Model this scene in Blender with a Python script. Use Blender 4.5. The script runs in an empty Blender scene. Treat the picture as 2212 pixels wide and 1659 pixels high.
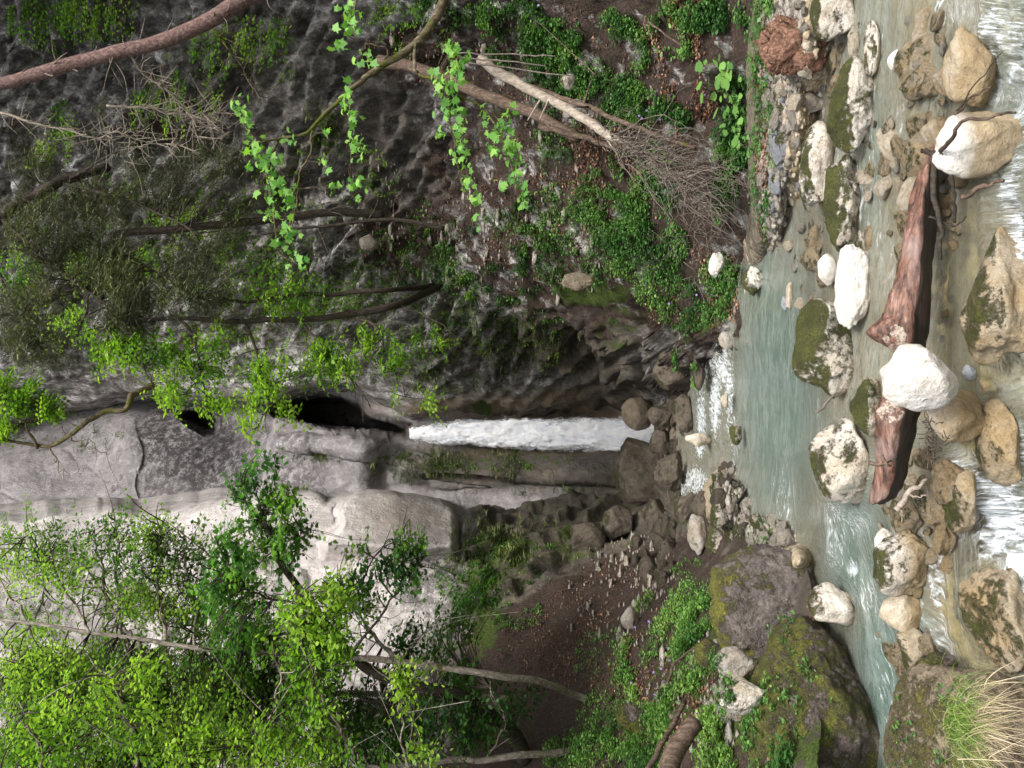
import bpy, bmesh, math, random
import numpy as np
from mathutils import Vector, Matrix
SC = bpy.context.scene
COL = SC.collection
rnd = random.Random(7)
RS = np.random.RandomState(11)
R = math.radians

# ------------------------------------------------------------------ camera, sky, sun, exposure
F = 1855.0                 # focal length in units of the 2212-wide layout
CAMZ = 2.5
PITCH = R(4.2)
SP, CP = math.sin(PITCH), math.cos(PITCH)
cam = bpy.data.cameras.new('camera')
cam.sensor_width = 36.0
cam.lens = 36.0 * F / 2212.0
cam.clip_end = 500
cam.clip_start = 0.05
camo = bpy.data.objects.new('camera', cam)
COL.objects.link(camo)
# the photograph was taken in portrait and is shown lying on its side: picture right = down
ax = Vector((0, SP, -CP)); ay = Vector((1, 0, 0)); az = ax.cross(ay)
M = Matrix((ax, ay, az)).transposed().to_4x4()
M.translation = Vector((0, 0, CAMZ))
camo.matrix_world = M
SC.camera = camo

SUN_EL, SUN_AZ = R(50), R(156)      # azimuth clockwise from +Y (ahead of the camera)
world = bpy.data.worlds.new('World')
SC.world = world
world.use_nodes = True
wn = world.node_tree
bg = wn.nodes['Background']
sky = wn.nodes.new('ShaderNodeTexSky')
sky.sky_type = 'NISHITA'
sky.sun_disc = False
sky.sun_elevation = SUN_EL
sky.sun_rotation = SUN_AZ
sky.air_density = 1.0
sky.dust_density = 4.0
sky.ozone_density = 1.0
hs = wn.nodes.new('ShaderNodeHueSaturation')
hs.inputs['Saturation'].default_value = 0.35
wn.links.new(sky.outputs[0], hs.inputs['Color'])
wn.links.new(hs.outputs[0], bg.inputs[0])
bg.inputs[1].default_value = 0.15
sl = bpy.data.lights.new('sun', 'SUN')
sl.energy = 1.5
sl.angle = R(14)
sl.color = (1.0, 0.965, 0.91)
so = bpy.data.objects.new('sun', sl)
COL.objects.link(so)
sdir = Vector((math.sin(SUN_AZ) * math.cos(SUN_EL), math.cos(SUN_AZ) * math.cos(SUN_EL), math.sin(SUN_EL)))
so.rotation_euler = sdir.to_track_quat('Z', 'Y').to_euler()
so.location = sdir * 40
SC.view_settings.view_transform = 'Standard'
SC.view_settings.look = 'None'
SC.view_settings.gamma = 1
SC.view_settings.exposure = 1.15
SC.cycles.max_bounces = 6
SC.cycles.diffuse_bounces = 4
SC.cycles.transparent_max_bounces = 10
SC.cycles.caustics_reflective = False
SC.cycles.caustics_refractive = False

# ------------------------------------------------------------------ geometry helpers
def W(px, py, d):
    px = np.asarray(px, float); py = np.asarray(py, float); d = np.asarray(d, float)
    t = (1106 - px) / F; r = (829.5 - py) / F
    return np.stack([r * d, d * (CP - t * SP), CAMZ + d * (SP + t * CP)], -1)
def dG(px, z):
    t = (1106 - np.asarray(px, float)) / F
    return (z - CAMZ) / (SP + t * CP)
def G(px, py, z): return W(px, py, dG(px, z))

def h3(ix, iy, iz, seed):
    n = (ix.astype(np.uint32) * np.uint32(374761393) + iy.astype(np.uint32) * np.uint32(668265263)
         + iz.astype(np.uint32) * np.uint32(2147483647) + np.uint32((seed * 974711 + 12345) % 4294967295))
    n = (n ^ (n >> np.uint32(13))) * np.uint32(1274126177)
    n = (n ^ (n >> np.uint32(16))) * np.uint32(2246822519)
    n = n ^ (n >> np.uint32(15))
    return n.astype(np.float64) / 4294967295.0
def vn(P, seed=0):
    f = np.floor(P); i = f.astype(np.int64) + 100000; t = P - f; t = t * t * (3 - 2 * t)
    out = 0
    for a in (0, 1):
        wa = t[..., 0] if a else 1 - t[..., 0]
        for b in (0, 1):
            wb = t[..., 1] if b else 1 - t[..., 1]
            for c in (0, 1):
                wc = t[..., 2] if c else 1 - t[..., 2]
                out = out + wa * wb * wc * h3(i[..., 0] + a, i[..., 1] + b, i[..., 2] + c, seed)
    return out * 2 - 1
def fbm(P, sc=1.0, octs=4, gain=0.5, seed=0, ridge=False):
    P = np.asarray(P, float) * np.asarray(sc, float); a = 1.0; s = 0; tot = 0
    for k in range(octs):
        v = vn(P, seed + k * 17)
        if ridge: v = 1 - 2 * np.abs(v)
        s = s + a * v; tot += a
        P = P * 2.03 + 7.1; a *= gain
    return s / tot
def worley(P, sc, seed=0):
    """returns (cell hash of the nearest cell, F2-F1)"""
    P = np.asarray(P, float) * np.asarray(sc, float)
    f = np.floor(P); i = f.astype(np.int64) + 100000
    d1 = np.full(P.shape[:-1], 9.0); d2 = d1.copy(); hsh = np.zeros(P.shape[:-1])
    for a in (-1, 0, 1):
        for b in (-1, 0, 1):
            for c in (-1, 0, 1):
                x, y, z = i[..., 0] + a, i[..., 1] + b, i[..., 2] + c
                q = np.stack([f[..., 0] + a + h3(x, y, z, seed), f[..., 1] + b + h3(x, y, z, seed + 1), f[..., 2] + c + h3(x, y, z, seed + 2)], -1)
                d = np.sqrt(((P - q) ** 2).sum(-1))
                m = d < d1
                d2 = np.where(m, d1, np.minimum(d2, d))
                hsh = np.where(m, h3(x, y, z, seed + 5), hsh)
                d1 = np.where(m, d, d1)
    return hsh, d2 - d1
def sstep(a, b, x):
    t = np.clip((x - a) / (b - a), 0, 1); return t * t * (3 - 2 * t)

def mesh(name, V, faces, mat, attrs=None, parent=None, smooth=False, fattrs=None):
    """faces: list of int arrays (n,k)"""
    if not isinstance(faces, list): faces = [faces]
    faces = [np.asarray(f, np.int32) for f in faces if len(f)]
    me = bpy.data.meshes.new(name)
    V = np.asarray(V, np.float32).reshape(-1, 3)
    me.vertices.add(len(V)); me.vertices.foreach_set('co', V.ravel())
    loops = np.concatenate([f.ravel() for f in faces])
    tot = np.concatenate([np.full(len(f), f.shape[1], np.int32) for f in faces])
    st = np.concatenate([[0], np.cumsum(tot)[:-1]]).astype(np.int32)
    me.loops.add(len(loops)); me.loops.foreach_set('vertex_index', loops)
    me.polygons.add(len(tot)); me.polygons.foreach_set('loop_start', st)
    me.polygons.foreach_set('loop_total', tot)
    if smooth: me.polygons.foreach_set('use_smooth', np.ones(len(tot), bool))
    for k, a in (attrs or {}).items():
        at = me.attributes.new(k, 'FLOAT', 'POINT'); at.data.foreach_set('value', np.asarray(a, np.float32).ravel())
    for k, a in (fattrs or {}).items():
        at = me.attributes.new(k, 'FLOAT', 'FACE'); at.data.foreach_set('value', np.asarray(a, np.float32).ravel())
    me.update(calc_edges=True)
    me.materials.append(mat)
    o = bpy.data.objects.new(name, me); COL.objects.link(o)
    if parent is not None: o.parent = parent
    return o
def recenter(o, c):
    """put the object's origin at c (parent space of world)"""
    me = o.data; n = len(me.vertices); a = np.empty(n * 3, np.float32); me.vertices.foreach_get('co', a)
    a = a.reshape(-1, 3) - np.asarray(c, np.float32); me.vertices.foreach_set('co', a.ravel()); me.update()
    o.location = Vector([float(x) for x in c]); return o
def tag(o, label=None, cat=None, group=None, kind=None):
    if label: o['label'] = label
    if cat: o['category'] = cat
    if group: o['group'] = group
    if kind: o['kind'] = kind
    return o
def empty(name, loc, label, cat, group=None):
    o = bpy.data.objects.new(name, None); COL.objects.link(o)
    o.location = Vector([float(x) for x in loc]); o.empty_display_size = 0.2
    return tag(o, label, cat, group)
def part(name, V, faces, mat, parent, **k):
    """child mesh given in world coordinates"""
    loc = np.array(parent.location)
    return mesh(name, np.asarray(V) - loc, faces, mat, parent=parent, **k)

class MB:
    """collects triangles / quads / n-gons in one mesh"""
    def __init__(s): s.V = []; s.F = {}; s.n = 0; s.A = {}
    def add(s, V, Fs, rv=None):
        V = np.asarray(V, float).reshape(-1, 3)
        if not isinstance(Fs, list): Fs = [Fs]
        for f in Fs:
            f = np.asarray(f)
            if not len(f): continue
            s.F.setdefault(f.shape[1], []).append(f + s.n)
            s.A.setdefault(f.shape[1], []).append(np.zeros(len(f)) if rv is None else np.broadcast_to(rv, (len(f),)))
        s.V.append(V); s.n += len(V)
    def faces(s): return [np.concatenate(s.F[k]) for k in sorted(s.F)]
    def rv(s): return np.concatenate([np.concatenate(s.A[k]) for k in sorted(s.A)])
    def build(s, name, mat, parent=None, smooth=False):
        V = np.concatenate(s.V)
        fa = {'rv': s.rv()}
        if parent is not None: return part(name, V, s.faces(), mat, parent, smooth=smooth, fattrs=fa)
        return mesh(name, V, s.faces(), mat, smooth=smooth, fattrs=fa)

def crom(P, n):
    """Catmull-Rom through rows of P (any columns), n samples per span"""
    P = np.asarray(P, float)
    if len(P) < 3: 
        t = np.linspace(0, 1, n + 1)[:, None]; return P[0] * (1 - t) + P[-1] * t
    Q = np.vstack([2 * P[0] - P[1], P, 2 * P[-1] - P[-2]]); out = []
    for i in range(1, len(Q) - 2):
        t = np.linspace(0, 1, n, endpoint=False)[:, None]
        a, b, c, d = Q[i - 1], Q[i], Q[i + 1], Q[i + 2]
        out.append(0.5 * ((2 * b) + (-a + c) * t + (2 * a - 5 * b + 4 * c - d) * t ** 2 + (-a + 3 * b - 3 * c + d) * t ** 3))
    out.append(P[-1:]); return np.vstack(out)
def tube(mb, pts, rad, sides=6, jit=0.0, rv=0.0, cap=True, seed=0):
    pts = np.asarray(pts, float); n = len(pts); rad = np.broadcast_to(np.asarray(rad, float), (n,))
    T = np.gradient(pts, axis=0); T /= np.linalg.norm(T, axis=1)[:, None] + 1e-9
    ref = np.array([0.31, 0.87, 0.38]);
    A = np.cross(T, ref); A /= np.linalg.norm(A, axis=1)[:, None] + 1e-9
    B = np.cross(T, A)
    an = np.linspace(0, 2 * np.pi, sides, endpoint=False)
    V = pts[:, None] + rad[:, None, None] * (np.cos(an)[None, :, None] * A[:, None] + np.sin(an)[None, :, None] * B[:, None])
    if jit:
        dv = V - pts[:, None]
        V = pts[:, None] + dv * (1 + jit * fbm(V, 6.0 / max(rad.max() * 12, .3), 3, seed=seed))[..., None]
    idx = np.arange(n * sides).reshape(n, sides)
    a = idx[:-1]; b = idx[1:]
    q = np.stack([a, np.roll(a, -1, 1), np.roll(b, -1, 1), b], -1).reshape(-1, 4)
    V = V.reshape(-1, 3)
    if cap:
        V = np.vstack([V, pts[0], pts[-1]]); c0 = n * sides; c1 = c0 + 1
        t0 = np.stack([np.full(sides, c0), np.roll(idx[0], -1), idx[0]], -1)
        t1 = np.stack([np.full(sides, c1), idx[-1], np.roll(idx[-1], -1)], -1)
        mb.add(V, [q, np.vstack([t0, t1])], rv)
    else: mb.add(V, [q], rv)
def limb(mb, P, r0, r1, sides=6, n=6, jit=0.15, wob=0.0, seed=0, rv=0.0):
    """P rows: (px,py,depth); radii in metres"""
    P = np.asarray(P, float)
    C = crom(np.asarray(W(P[:, 0], P[:, 1], P[:, 2])), n)
    if wob:
        t = np.linspace(0, 1, len(C))
        C = C + wob * np.stack([fbm(np.stack([t * 9, t * 0 + seed, t * 0 + k * 5.3], -1), 1, 3, seed=seed) for k in range(3)], -1)
    rad = np.linspace(r0, r1, len(C))
    tube(mb, C, rad, sides, jit, rv, seed=seed)
    return C

def rbf(pts, vals, reg=1e-3):
    pts = np.asarray(pts, float) / 300.0; vals = np.asarray(vals, float)
    def k(a, b): return np.sqrt(((a[:, None] - b[None]) ** 2).sum(-1) + 0.03)
    n = len(pts); A = np.zeros((n + 3, n + 3)); A[:n, :n] = k(pts, pts) - 0 + reg * np.eye(n)
    A[:n, n] = 1; A[:n, n + 1:] = pts; A[n, :n] = 1; A[n + 1:, :n] = pts.T
    s = np.linalg.solve(A, np.concatenate([vals, [0, 0, 0]]))
    def f(X, Y):
        sh = np.shape(X); q = np.stack([np.ravel(X), np.ravel(Y)], -1) / 300.0
        out = np.empty(len(q))
        for i in range(0, len(q), 20000):
            qq = q[i:i + 20000]; out[i:i + 20000] = k(qq, pts) @ s[:n] + s[n] + qq @ s[n + 1:]
        return out.reshape(sh)
    return f
def blobs(X, Y, L, soft=0.5):
    """soft mask from ellipses (px,py,rpx,rpy,amount)"""
    m = np.zeros(np.shape(X))
    for (a, b, ra, rb, v) in L:
        d = np.sqrt(((X - a) / ra) ** 2 + ((Y - b) / rb) ** 2)
        m = np.maximum(m, v * (1 - sstep(1 - soft, 1 + soft, d)))
    return m
def poly_sd(X, Y, poly):
    """signed distance, positive inside"""
    P = np.asarray(poly, float); d = np.full(np.shape(X), 1e9); ins = np.zeros(np.shape(X), bool)
    for i in range(len(P)):
        a = P[i]; b = P[(i + 1) % len(P)]; e = b - a
        t = np.clip(((X - a[0]) * e[0] + (Y - a[1]) * e[1]) / (e @ e), 0, 1)
        d = np.minimum(d, np.hypot(X - a[0] - t * e[0], Y - a[1] - t * e[1]))
        c = ((a[1] > Y) != (b[1] > Y)) & (X < (b[0] - a[0]) * (Y - a[1]) / (b[1] - a[1] + 1e-12) + a[0])
        ins ^= c
    return np.where(ins, d, -d)

# ------------------------------------------------------------------ materials
class Mat:
    def __init__(s, name):
        s.m = bpy.data.materials.new(name); s.m.use_nodes = True; s.t = s.m.node_tree
        s.t.nodes.clear(); s.out = s.t.nodes.new('ShaderNodeOutputMaterial')
    def n(s, t, **k):
        x = s.t.nodes.new(t)
        for a, b in k.items(): setattr(x, a, b)
        return x
    def set(s, inp, v):
        if hasattr(v, 'is_linked') or isinstance(v, bpy.types.NodeSocket): s.t.links.new(v, inp)
        elif isinstance(v, (tuple, list)) and len(v) == 3 and inp.type == 'RGBA': inp.default_value = (*v, 1)
        else: inp.default_value = v
    def co(s, kind='Object', scale=None, rot=None, rand=False):
        c = s.n('ShaderNodeTexCoord').outputs[kind]
        if rand:
            oi = s.n('ShaderNodeObjectInfo').outputs['Random']
            v = s.n('ShaderNodeVectorMath', operation='ADD'); s.set(v.inputs[0], c)
            mm = s.math('MULTIPLY', oi, 37.0); s.t.links.new(mm, v.inputs[1]); c = v.outputs[0]
        if scale or rot:
            mp = s.n('ShaderNodeMapping'); s.set(mp.inputs[0], c)
            if scale: mp.inputs['Scale'].default_value = scale
            if rot: mp.inputs['Rotation'].default_value = rot
            c = mp.outputs[0]
        return c
    def noise(s, c, sc, det=4, rough=0.55, dist=0.0, out=0):
        x = s.n('ShaderNodeTexNoise'); s.set(x.inputs['Vector'], c); x.inputs['Scale'].default_value = sc
        x.inputs['Detail'].default_value = det; x.inputs['Roughness'].default_value = rough; x.inputs['Distortion'].default_value = dist
        return x.outputs[out]
    def vor(s, c, sc, feat='F1', out=0, rand=1.0):
        x = s.n('ShaderNodeTexVoronoi', feature=feat); s.set(x.inputs['Vector'], c); x.inputs['Scale'].default_value = sc
        x.inputs['Randomness'].default_value = rand
        return x.outputs[out]
    def warp(s, c, sc, amt):
        nz = s.noise(c, sc, 3, .6, out=1); v = s.n('ShaderNodeVectorMath', operation='MULTIPLY_ADD')
        s.set(v.inputs[0], nz); v.inputs[1].default_value = (amt,) * 3; s.set(v.inputs[2], c); return v.outputs[0]
    def ramp(s, f, stops, interp='LINEAR'):
        x = s.n('ShaderNodeValToRGB'); s.set(x.inputs[0], f); r = x.color_ramp; r.interpolation = interp
        while len(r.elements) < len(stops): r.elements.new(0.5)
        for e, (p, c) in zip(r.elements, stops):
            e.position = p; e.color = (c, c, c, 1) if isinstance(c, (int, float)) else (*c, 1)
        return x.outputs[0]
    def mix(s, f, a, b, bt='MIX'):
        x = s.n('ShaderNodeMixRGB', blend_type=bt); s.set(x.inputs[0], f); s.set(x.inputs[1], a); s.set(x.inputs[2], b); return x.outputs[0]
    def math(s, op, a, b=0.5, clamp=False):
        x = s.n('ShaderNodeMath', operation=op, use_clamp=clamp); s.set(x.inputs[0], a); s.set(x.inputs[1], b); return x.outputs[0]
    def attr(s, name): return s.n('ShaderNodeAttribute', attribute_name=name).outputs['Fac']
    def bump(s, h, strength=0.5, dist=0.05, nrm=None):
        x = s.n('ShaderNodeBump'); x.inputs['Strength'].default_value = strength; x.inputs['Distance'].default_value = dist
        s.set(x.inputs['Height'], h)
        if nrm is not None: s.set(x.inputs['Normal'], nrm)
        return x.outputs[0]
    def up(s):
        g = s.n('ShaderNodeNewGeometry'); x = s.n('ShaderNodeSeparateXYZ'); s.set(x.inputs[0], g.outputs['Normal']); return x.outputs[2]
    def posz(s):
        g = s.n('ShaderNodeNewGeometry'); x = s.n('ShaderNodeSeparateXYZ'); s.set(x.inputs[0], g.outputs['Position']); return x.outputs[2]
    def princ(s, col, rough=0.8, nrm=None, spec=0.3, **k):
        b = s.n('ShaderNodeBsdfPrincipled'); s.set(b.inputs['Base Color'], col); s.set(b.inputs['Roughness'], rough)
        s.set(b.inputs['Specular IOR Level'], spec)
        if nrm is not None: s.set(b.inputs['Normal'], nrm)
        for a, v in k.items(): s.set(b.inputs[a], v)
        return b.outputs[0]
    def fin(s, sh): s.t.links.new(sh, s.out.inputs[0]); return s.m

def terrain_mat(name, pale, mid, dark_c, SCL=3.2, CON=1.0, BS=.85, FD=.6, ANI=1.0, CH=.12):
    m = Mat(name); c = m.co()
    cw = m.warp(c, 1.3, .35)
    big = m.noise(c, .55, 5, .6); med = m.noise(m.warp(m.co(scale=(1.25, 1.25, ANI)), .9, .5), SCL, 10, .74); fine = m.noise(c, 17, 5, .75)
    st = m.noise(m.warp(m.co(scale=(1.6, 1.6, .28)), 1.1, .5), 1.7, 5, .6)
    rock = m.ramp(med, [(.50 - .16 * CON, dark_c), (.50 - .02 * CON, mid), (.50 + .09 * CON, pale)])
    rock = m.mix(m.ramp(big, [(.35, 0.0), (.65, .55)]), rock, mid)
    rock = m.mix(m.ramp(st, [(.42, .55), (.56, 0.0)]), rock, dark_c, 'MIX')
    crk = m.vor(m.warp(c, 2.3, .7), 1.15, 'DISTANCE_TO_EDGE')
    crm = m.math('MULTIPLY', m.ramp(crk, [(.0, 1.0), (.014, 0.0)]), m.ramp(m.noise(c, 1.1, 2), [(.50, 0.0), (.62, .7)]))
    rock = m.mix(crm, rock, (.05, .045, .04))
    f2 = m.ramp(m.noise(m.co(scale=(1.3, 1.3, ANI)), 8, 10, .85), [(.38, .35), (.48, .85), (.60, 1.5)])
    rock = m.mix(FD, rock, f2, 'MULTIPLY')
    vc = m.n('ShaderNodeTexVoronoi'); m.set(vc.inputs['Vector'], m.warp(m.co(scale=(1.2, 1.2, ANI)), 2.5, .5)); vc.inputs['Scale'].default_value = 4.5
    vs = m.n('ShaderNodeSeparateColor'); m.set(vs.inputs[0], vc.outputs['Color'])
    rock = m.mix(CH, rock, m.ramp(vs.outputs[0], [(0, .4), (.5, 1.0), (1, 1.7)]), 'MULTIPLY')
    # dark lichen speckle
    sp = m.math('MULTIPLY', m.ramp(m.noise(c, 5, 9, .82), [(.42, 0.0), (.53, 1.0)]), m.attr('dark'), True)
    rock = m.mix(m.math('MULTIPLY', sp, .9), rock, (.062, .056, .057))
    # ochre / wet brown
    oc = m.ramp(m.noise(cw, 1.6, 6, .65), [(.3, (.11, .075, .045)), (.5, (.20, .15, .092)), (.7, (.33, .235, .13))])
    rock = m.mix(m.attr('ochre'), rock, oc)
    wt = m.ramp(m.noise(m.co(scale=(1, 1, .4)), 2.6, 7, .7), [(.3, (.024, .02, .015)), (.52, (.07, .057, .041)), (.7, (.16, .132, .095))])
    rock = m.mix(m.attr('wet'), rock, wt)
    # earth and litter
    li = m.ramp(m.noise(c, 24, 6, .8), [(.3, (.016, .012, .009)), (.5, (.045, .031, .024)), (.62, (.09, .058, .044)), (.72, (.18, .135, .105))])
    lf = m.math('ADD', m.attr('litter'), m.math('MULTIPLY', m.math('SUBTRACT', m.noise(cw, 2.1, 5, .7), .5), 1.9))
    lf = m.math('MULTIPLY', m.ramp(lf, [(.42, 0.0), (.56, 1.0)]), m.ramp(m.attr('litter'), [(0, 0.0), (.08, 1.0)]))
    rock = m.mix(lf, rock, li)
    mo = m.ramp(m.noise(c, 30, 4, .7), [(.3, (.018, .03, .006)), (.55, (.055, .085, .014)), (.75, (.12, .15, .025))])
    mf = m.math('ADD', m.attr('moss'), m.math('MULTIPLY', m.math('SUBTRACT', m.noise(c, 3.4, 6, .75), .5), 1.7))
    mf = m.math('MULTIPLY', m.ramp(mf, [(.45, 0.0), (.58, 1.0)]), m.ramp(m.attr('moss'), [(0, 0.0), (.08, 1.0)]))
    rock = m.mix(mf, rock, mo)
    h = m.math('ADD', m.math('MULTIPLY', med, 1.0), m.math('MULTIPLY', fine, .4))
    h = m.math('SUBTRACT', h, m.math('MULTIPLY', crm, .6))
    h = m.math('ADD', h, m.math('MULTIPLY', m.noise(m.co(scale=(1.4, 1.4, .5)), 6, 6, .8, out=0), .8))
    b = m.bump(h, BS, .22)
    return m.fin(m.princ(rock, .82, b, .25))

def rock_mat(name, pale, mid, dk, moss=.0, stain=.0, blotch=.3, wetz=None, mosscol=((.03, .036, .008), (.085, .095, .018), (.19, .185, .04)), sc=1.0):
    m = Mat(name); c = m.co(rand=True); cw = m.warp(c, 3, .15)
    a = m.noise(cw, 5 * sc, 8, .68); f = m.noise(c, 38 * sc, 5, .7)
    col = m.ramp(a, [(.36, mid), (.56, pale)])
    bl = m.math('MULTIPLY', m.ramp(m.noise(c, 7 * sc, 9, .78), [(.53, 0.0), (.60, 1.0)]), blotch)
    col = m.mix(bl, col, dk)
    col = m.mix(m.ramp(f, [(.35, .35), (.5, 0.0)]), col, mid)
    if stain:
        s_ = m.math('MULTIPLY', m.ramp(m.noise(c, 3.1 * sc, 5, .6), [(.42, 0.0), (.62, 1.0)]), stain)
        col = m.mix(s_, col, (.36, .235, .09))
    if wetz is not None:
        z = m.math('ADD', m.posz(), m.math('MULTIPLY', m.noise(c, 6, 4), .12))
        wz = m.ramp(m.math('MULTIPLY', m.math('SUBTRACT', z, wetz - .2), 2.0), [(.22, 1.0), (.42, 0.0)])
        col = m.mix(m.math('MULTIPLY', wz, .85), col, m.ramp(a, [(.35, (.17, .115, .05)), (.6, (.34, .245, .12))]))
    if moss:
        mc = m.ramp(m.noise(c, 42, 4, .75), [(.3, mosscol[0]), (.52, mosscol[1]), (.75, mosscol[2])])
        u = m.math('MULTIPLY', m.ramp(m.up(), [(.2, 0.0), (.9, 1.0)]), .15)
        mf = m.math('ADD', m.math('ADD', m.math('MULTIPLY', m.noise(c, 3.4 * sc, 10, .78), .70), m.math('MULTIPLY', m.noise(c, 16 * sc, 8, .85), .45)), u)
        mf = m.math('ADD', mf, moss - .555)
        mm = m.ramp(mf, [(.52, 0.0), (.58, 1.0)])
        mc = m.mix(m.ramp(m.noise(c, 6, 4, .6), [(.4, 0.0), (.62, .75)]), mc, mosscol[0])
        col = m.mix(mm, col, mc)
    h = m.math('ADD', a, m.math('MULTIPLY', f, .3))
    h = m.math('ADD', h, m.math('MULTIPLY', m.noise(c, 14 * sc, 6, .75), .5))
    if moss: h = m.math('ADD', h, m.math('MULTIPLY', mm, m.math('ADD', m.noise(c, 60, 3, .7), .3)))
    col = m.mix(m.ramp(m.noise(c, 90 * sc, 4, .8), [(.38, .45), (.5, 0.0)]), col, dk)
    return m.fin(m.princ(col, .8, m.bump(h, .9, .07), .25))

def leaf_mat(name, c0, c1, c2, trans=.6):
    m = Mat(name); rv = m.attr('rv')
    col = m.ramp(rv, [(0, c0), (.5, c1), (1, c2)])
    d = m.princ(col, .5, None, .35)
    t = m.n('ShaderNodeBsdfTranslucent'); m.set(t.inputs[0], m.mix(1.0, col, (1.0, 1.12, .45), 'MULTIPLY'))
    x = m.n('ShaderNodeMixShader'); x.inputs[0].default_value = trans
    m.set(x.inputs[1], d); m.set(x.inputs[2], t.outputs[0]); return m.fin(x.outputs[0])
def bark_mat(name, a, b, c_, moss=0, sc=1.0, stretch=(1, 1, .25)):
    m = Mat(name); c = m.co(scale=stretch)
    n1 = m.noise(c, 28 * sc, 7, .75); n2 = m.noise(m.co(), 3.5 * sc, 5, .6)
    col = m.ramp(n1, [(.32, a), (.5, b), (.68, c_)])
    if moss:
        col = m.mix(m.ramp(m.math('ADD', n2, moss - .5), [(.5, 0.0), (.56, 1.0)]), col, m.ramp(m.noise(m.co(), 50, 4, .7), [(.3, (.03, .04, .006)), (.6, (.10, .11, .018))]))
    return m.fin(m.princ(col, .85, m.bump(m.math('ADD', n1, n2), .8, .02), .2))

M_cliffR = terrain_mat('fractured_limestone', (.66, .64, .62), (.27, .255, .24), (.05, .045, .038), 3.2, .8, .7, .95, .7, .6)
M_cliffC = terrain_mat('smooth_limestone', (.47, .44, .45), (.38, .355, .36), (.22, .205, .205), 1.6, 1.5, .6, .35)
M_cliffL = terrain_mat('pale_limestone', (.70, .65, .63), (.60, .555, .54), (.36, .325, .31), 1.5, 1.6, .6, .3)

def bed_mat():
    m = Mat('stream_gravel'); c = m.co(); cw = m.warp(c, 2, .3)
    v = m.n('ShaderNodeTexVoronoi'); m.set(v.inputs['Vector'], cw); v.inputs['Scale'].default_value = 9
    v2 = m.n('ShaderNodeTexVoronoi'); m.set(v2.inputs['Vector'], cw); v2.inputs['Scale'].default_value = 24
    sep = m.n('ShaderNodeSeparateColor'); m.set(sep.inputs[0], v.outputs['Color'])
    sep2 = m.n('ShaderNodeSeparateColor'); m.set(sep2.inputs[0], v2.outputs['Color'])
    stn = m.ramp(sep.outputs[0], [(0, (.10, .085, .065)), (.3, (.26, .22, .17)), (.6, (.42, .36, .28)), (.85, (.2, .15, .09)), (1, (.55, .5, .42))])
    stn2 = m.ramp(sep2.outputs[1], [(0, (.13, .115, .095)), (.5, (.38, .34, .28)), (1, (.55, .5, .43))])
    col = m.mix(m.ramp(m.noise(c, 1.7, 3), [(.4, 0.0), (.6, 1.0)]), stn, stn2)
    col = m.mix(m.ramp(v.outputs['Distance'], [(.5, 0.0), (.9, .6)]), col, (.08, .065, .045))
    col = m.mix(m.math('MULTIPLY', m.attr('ochre'), .85), col, m.ramp(m.noise(cw, 5, 6, .65), [(.3, (.2, .135, .05)), (.6, (.46, .34, .15))]))
    so_ = m.math('MULTIPLY', m.ramp(m.math('ADD', m.attr('soil'), m.math('MULTIPLY', m.math('SUBTRACT', m.noise(c, 4, 5, .7), .5), 1.2)), [(.4, 0.0), (.6, 1.0)]), m.ramp(m.attr('soil'), [(0, 0.0), (.1, .85)]))
    col = m.mix(so_, col, m.ramp(m.noise(c, 22, 5, .75), [(.35, (.05, .04, .03)), (.6, (.15, .125, .10)), (.75, (.3, .26, .22))]))
    mo = m.ramp(m.noise(c, 30, 4, .7), [(.3, (.02, .03, .006)), (.7, (.12, .14, .02))])
    mf = m.math('ADD', m.attr('moss'), m.math('MULTIPLY', m.math('SUBTRACT', m.noise(c, 3.4, 6, .75), .5), 1.7))
    col = m.mix(m.math('MULTIPLY', m.ramp(mf, [(.45, 0.0), (.58, 1.0)]), m.ramp(m.attr('moss'), [(0, 0.0), (.08, 1.0)])), col, mo)
    h = m.math('SUBTRACT', m.noise(c, 12, 5, .6), m.math('MULTIPLY', m.math('POWER', v.outputs['Distance'], 2.0), .8))
    return m.fin(m.princ(col, .7, m.bump(h, .8, .06), .3))
M_bed = bed_mat()

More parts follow.
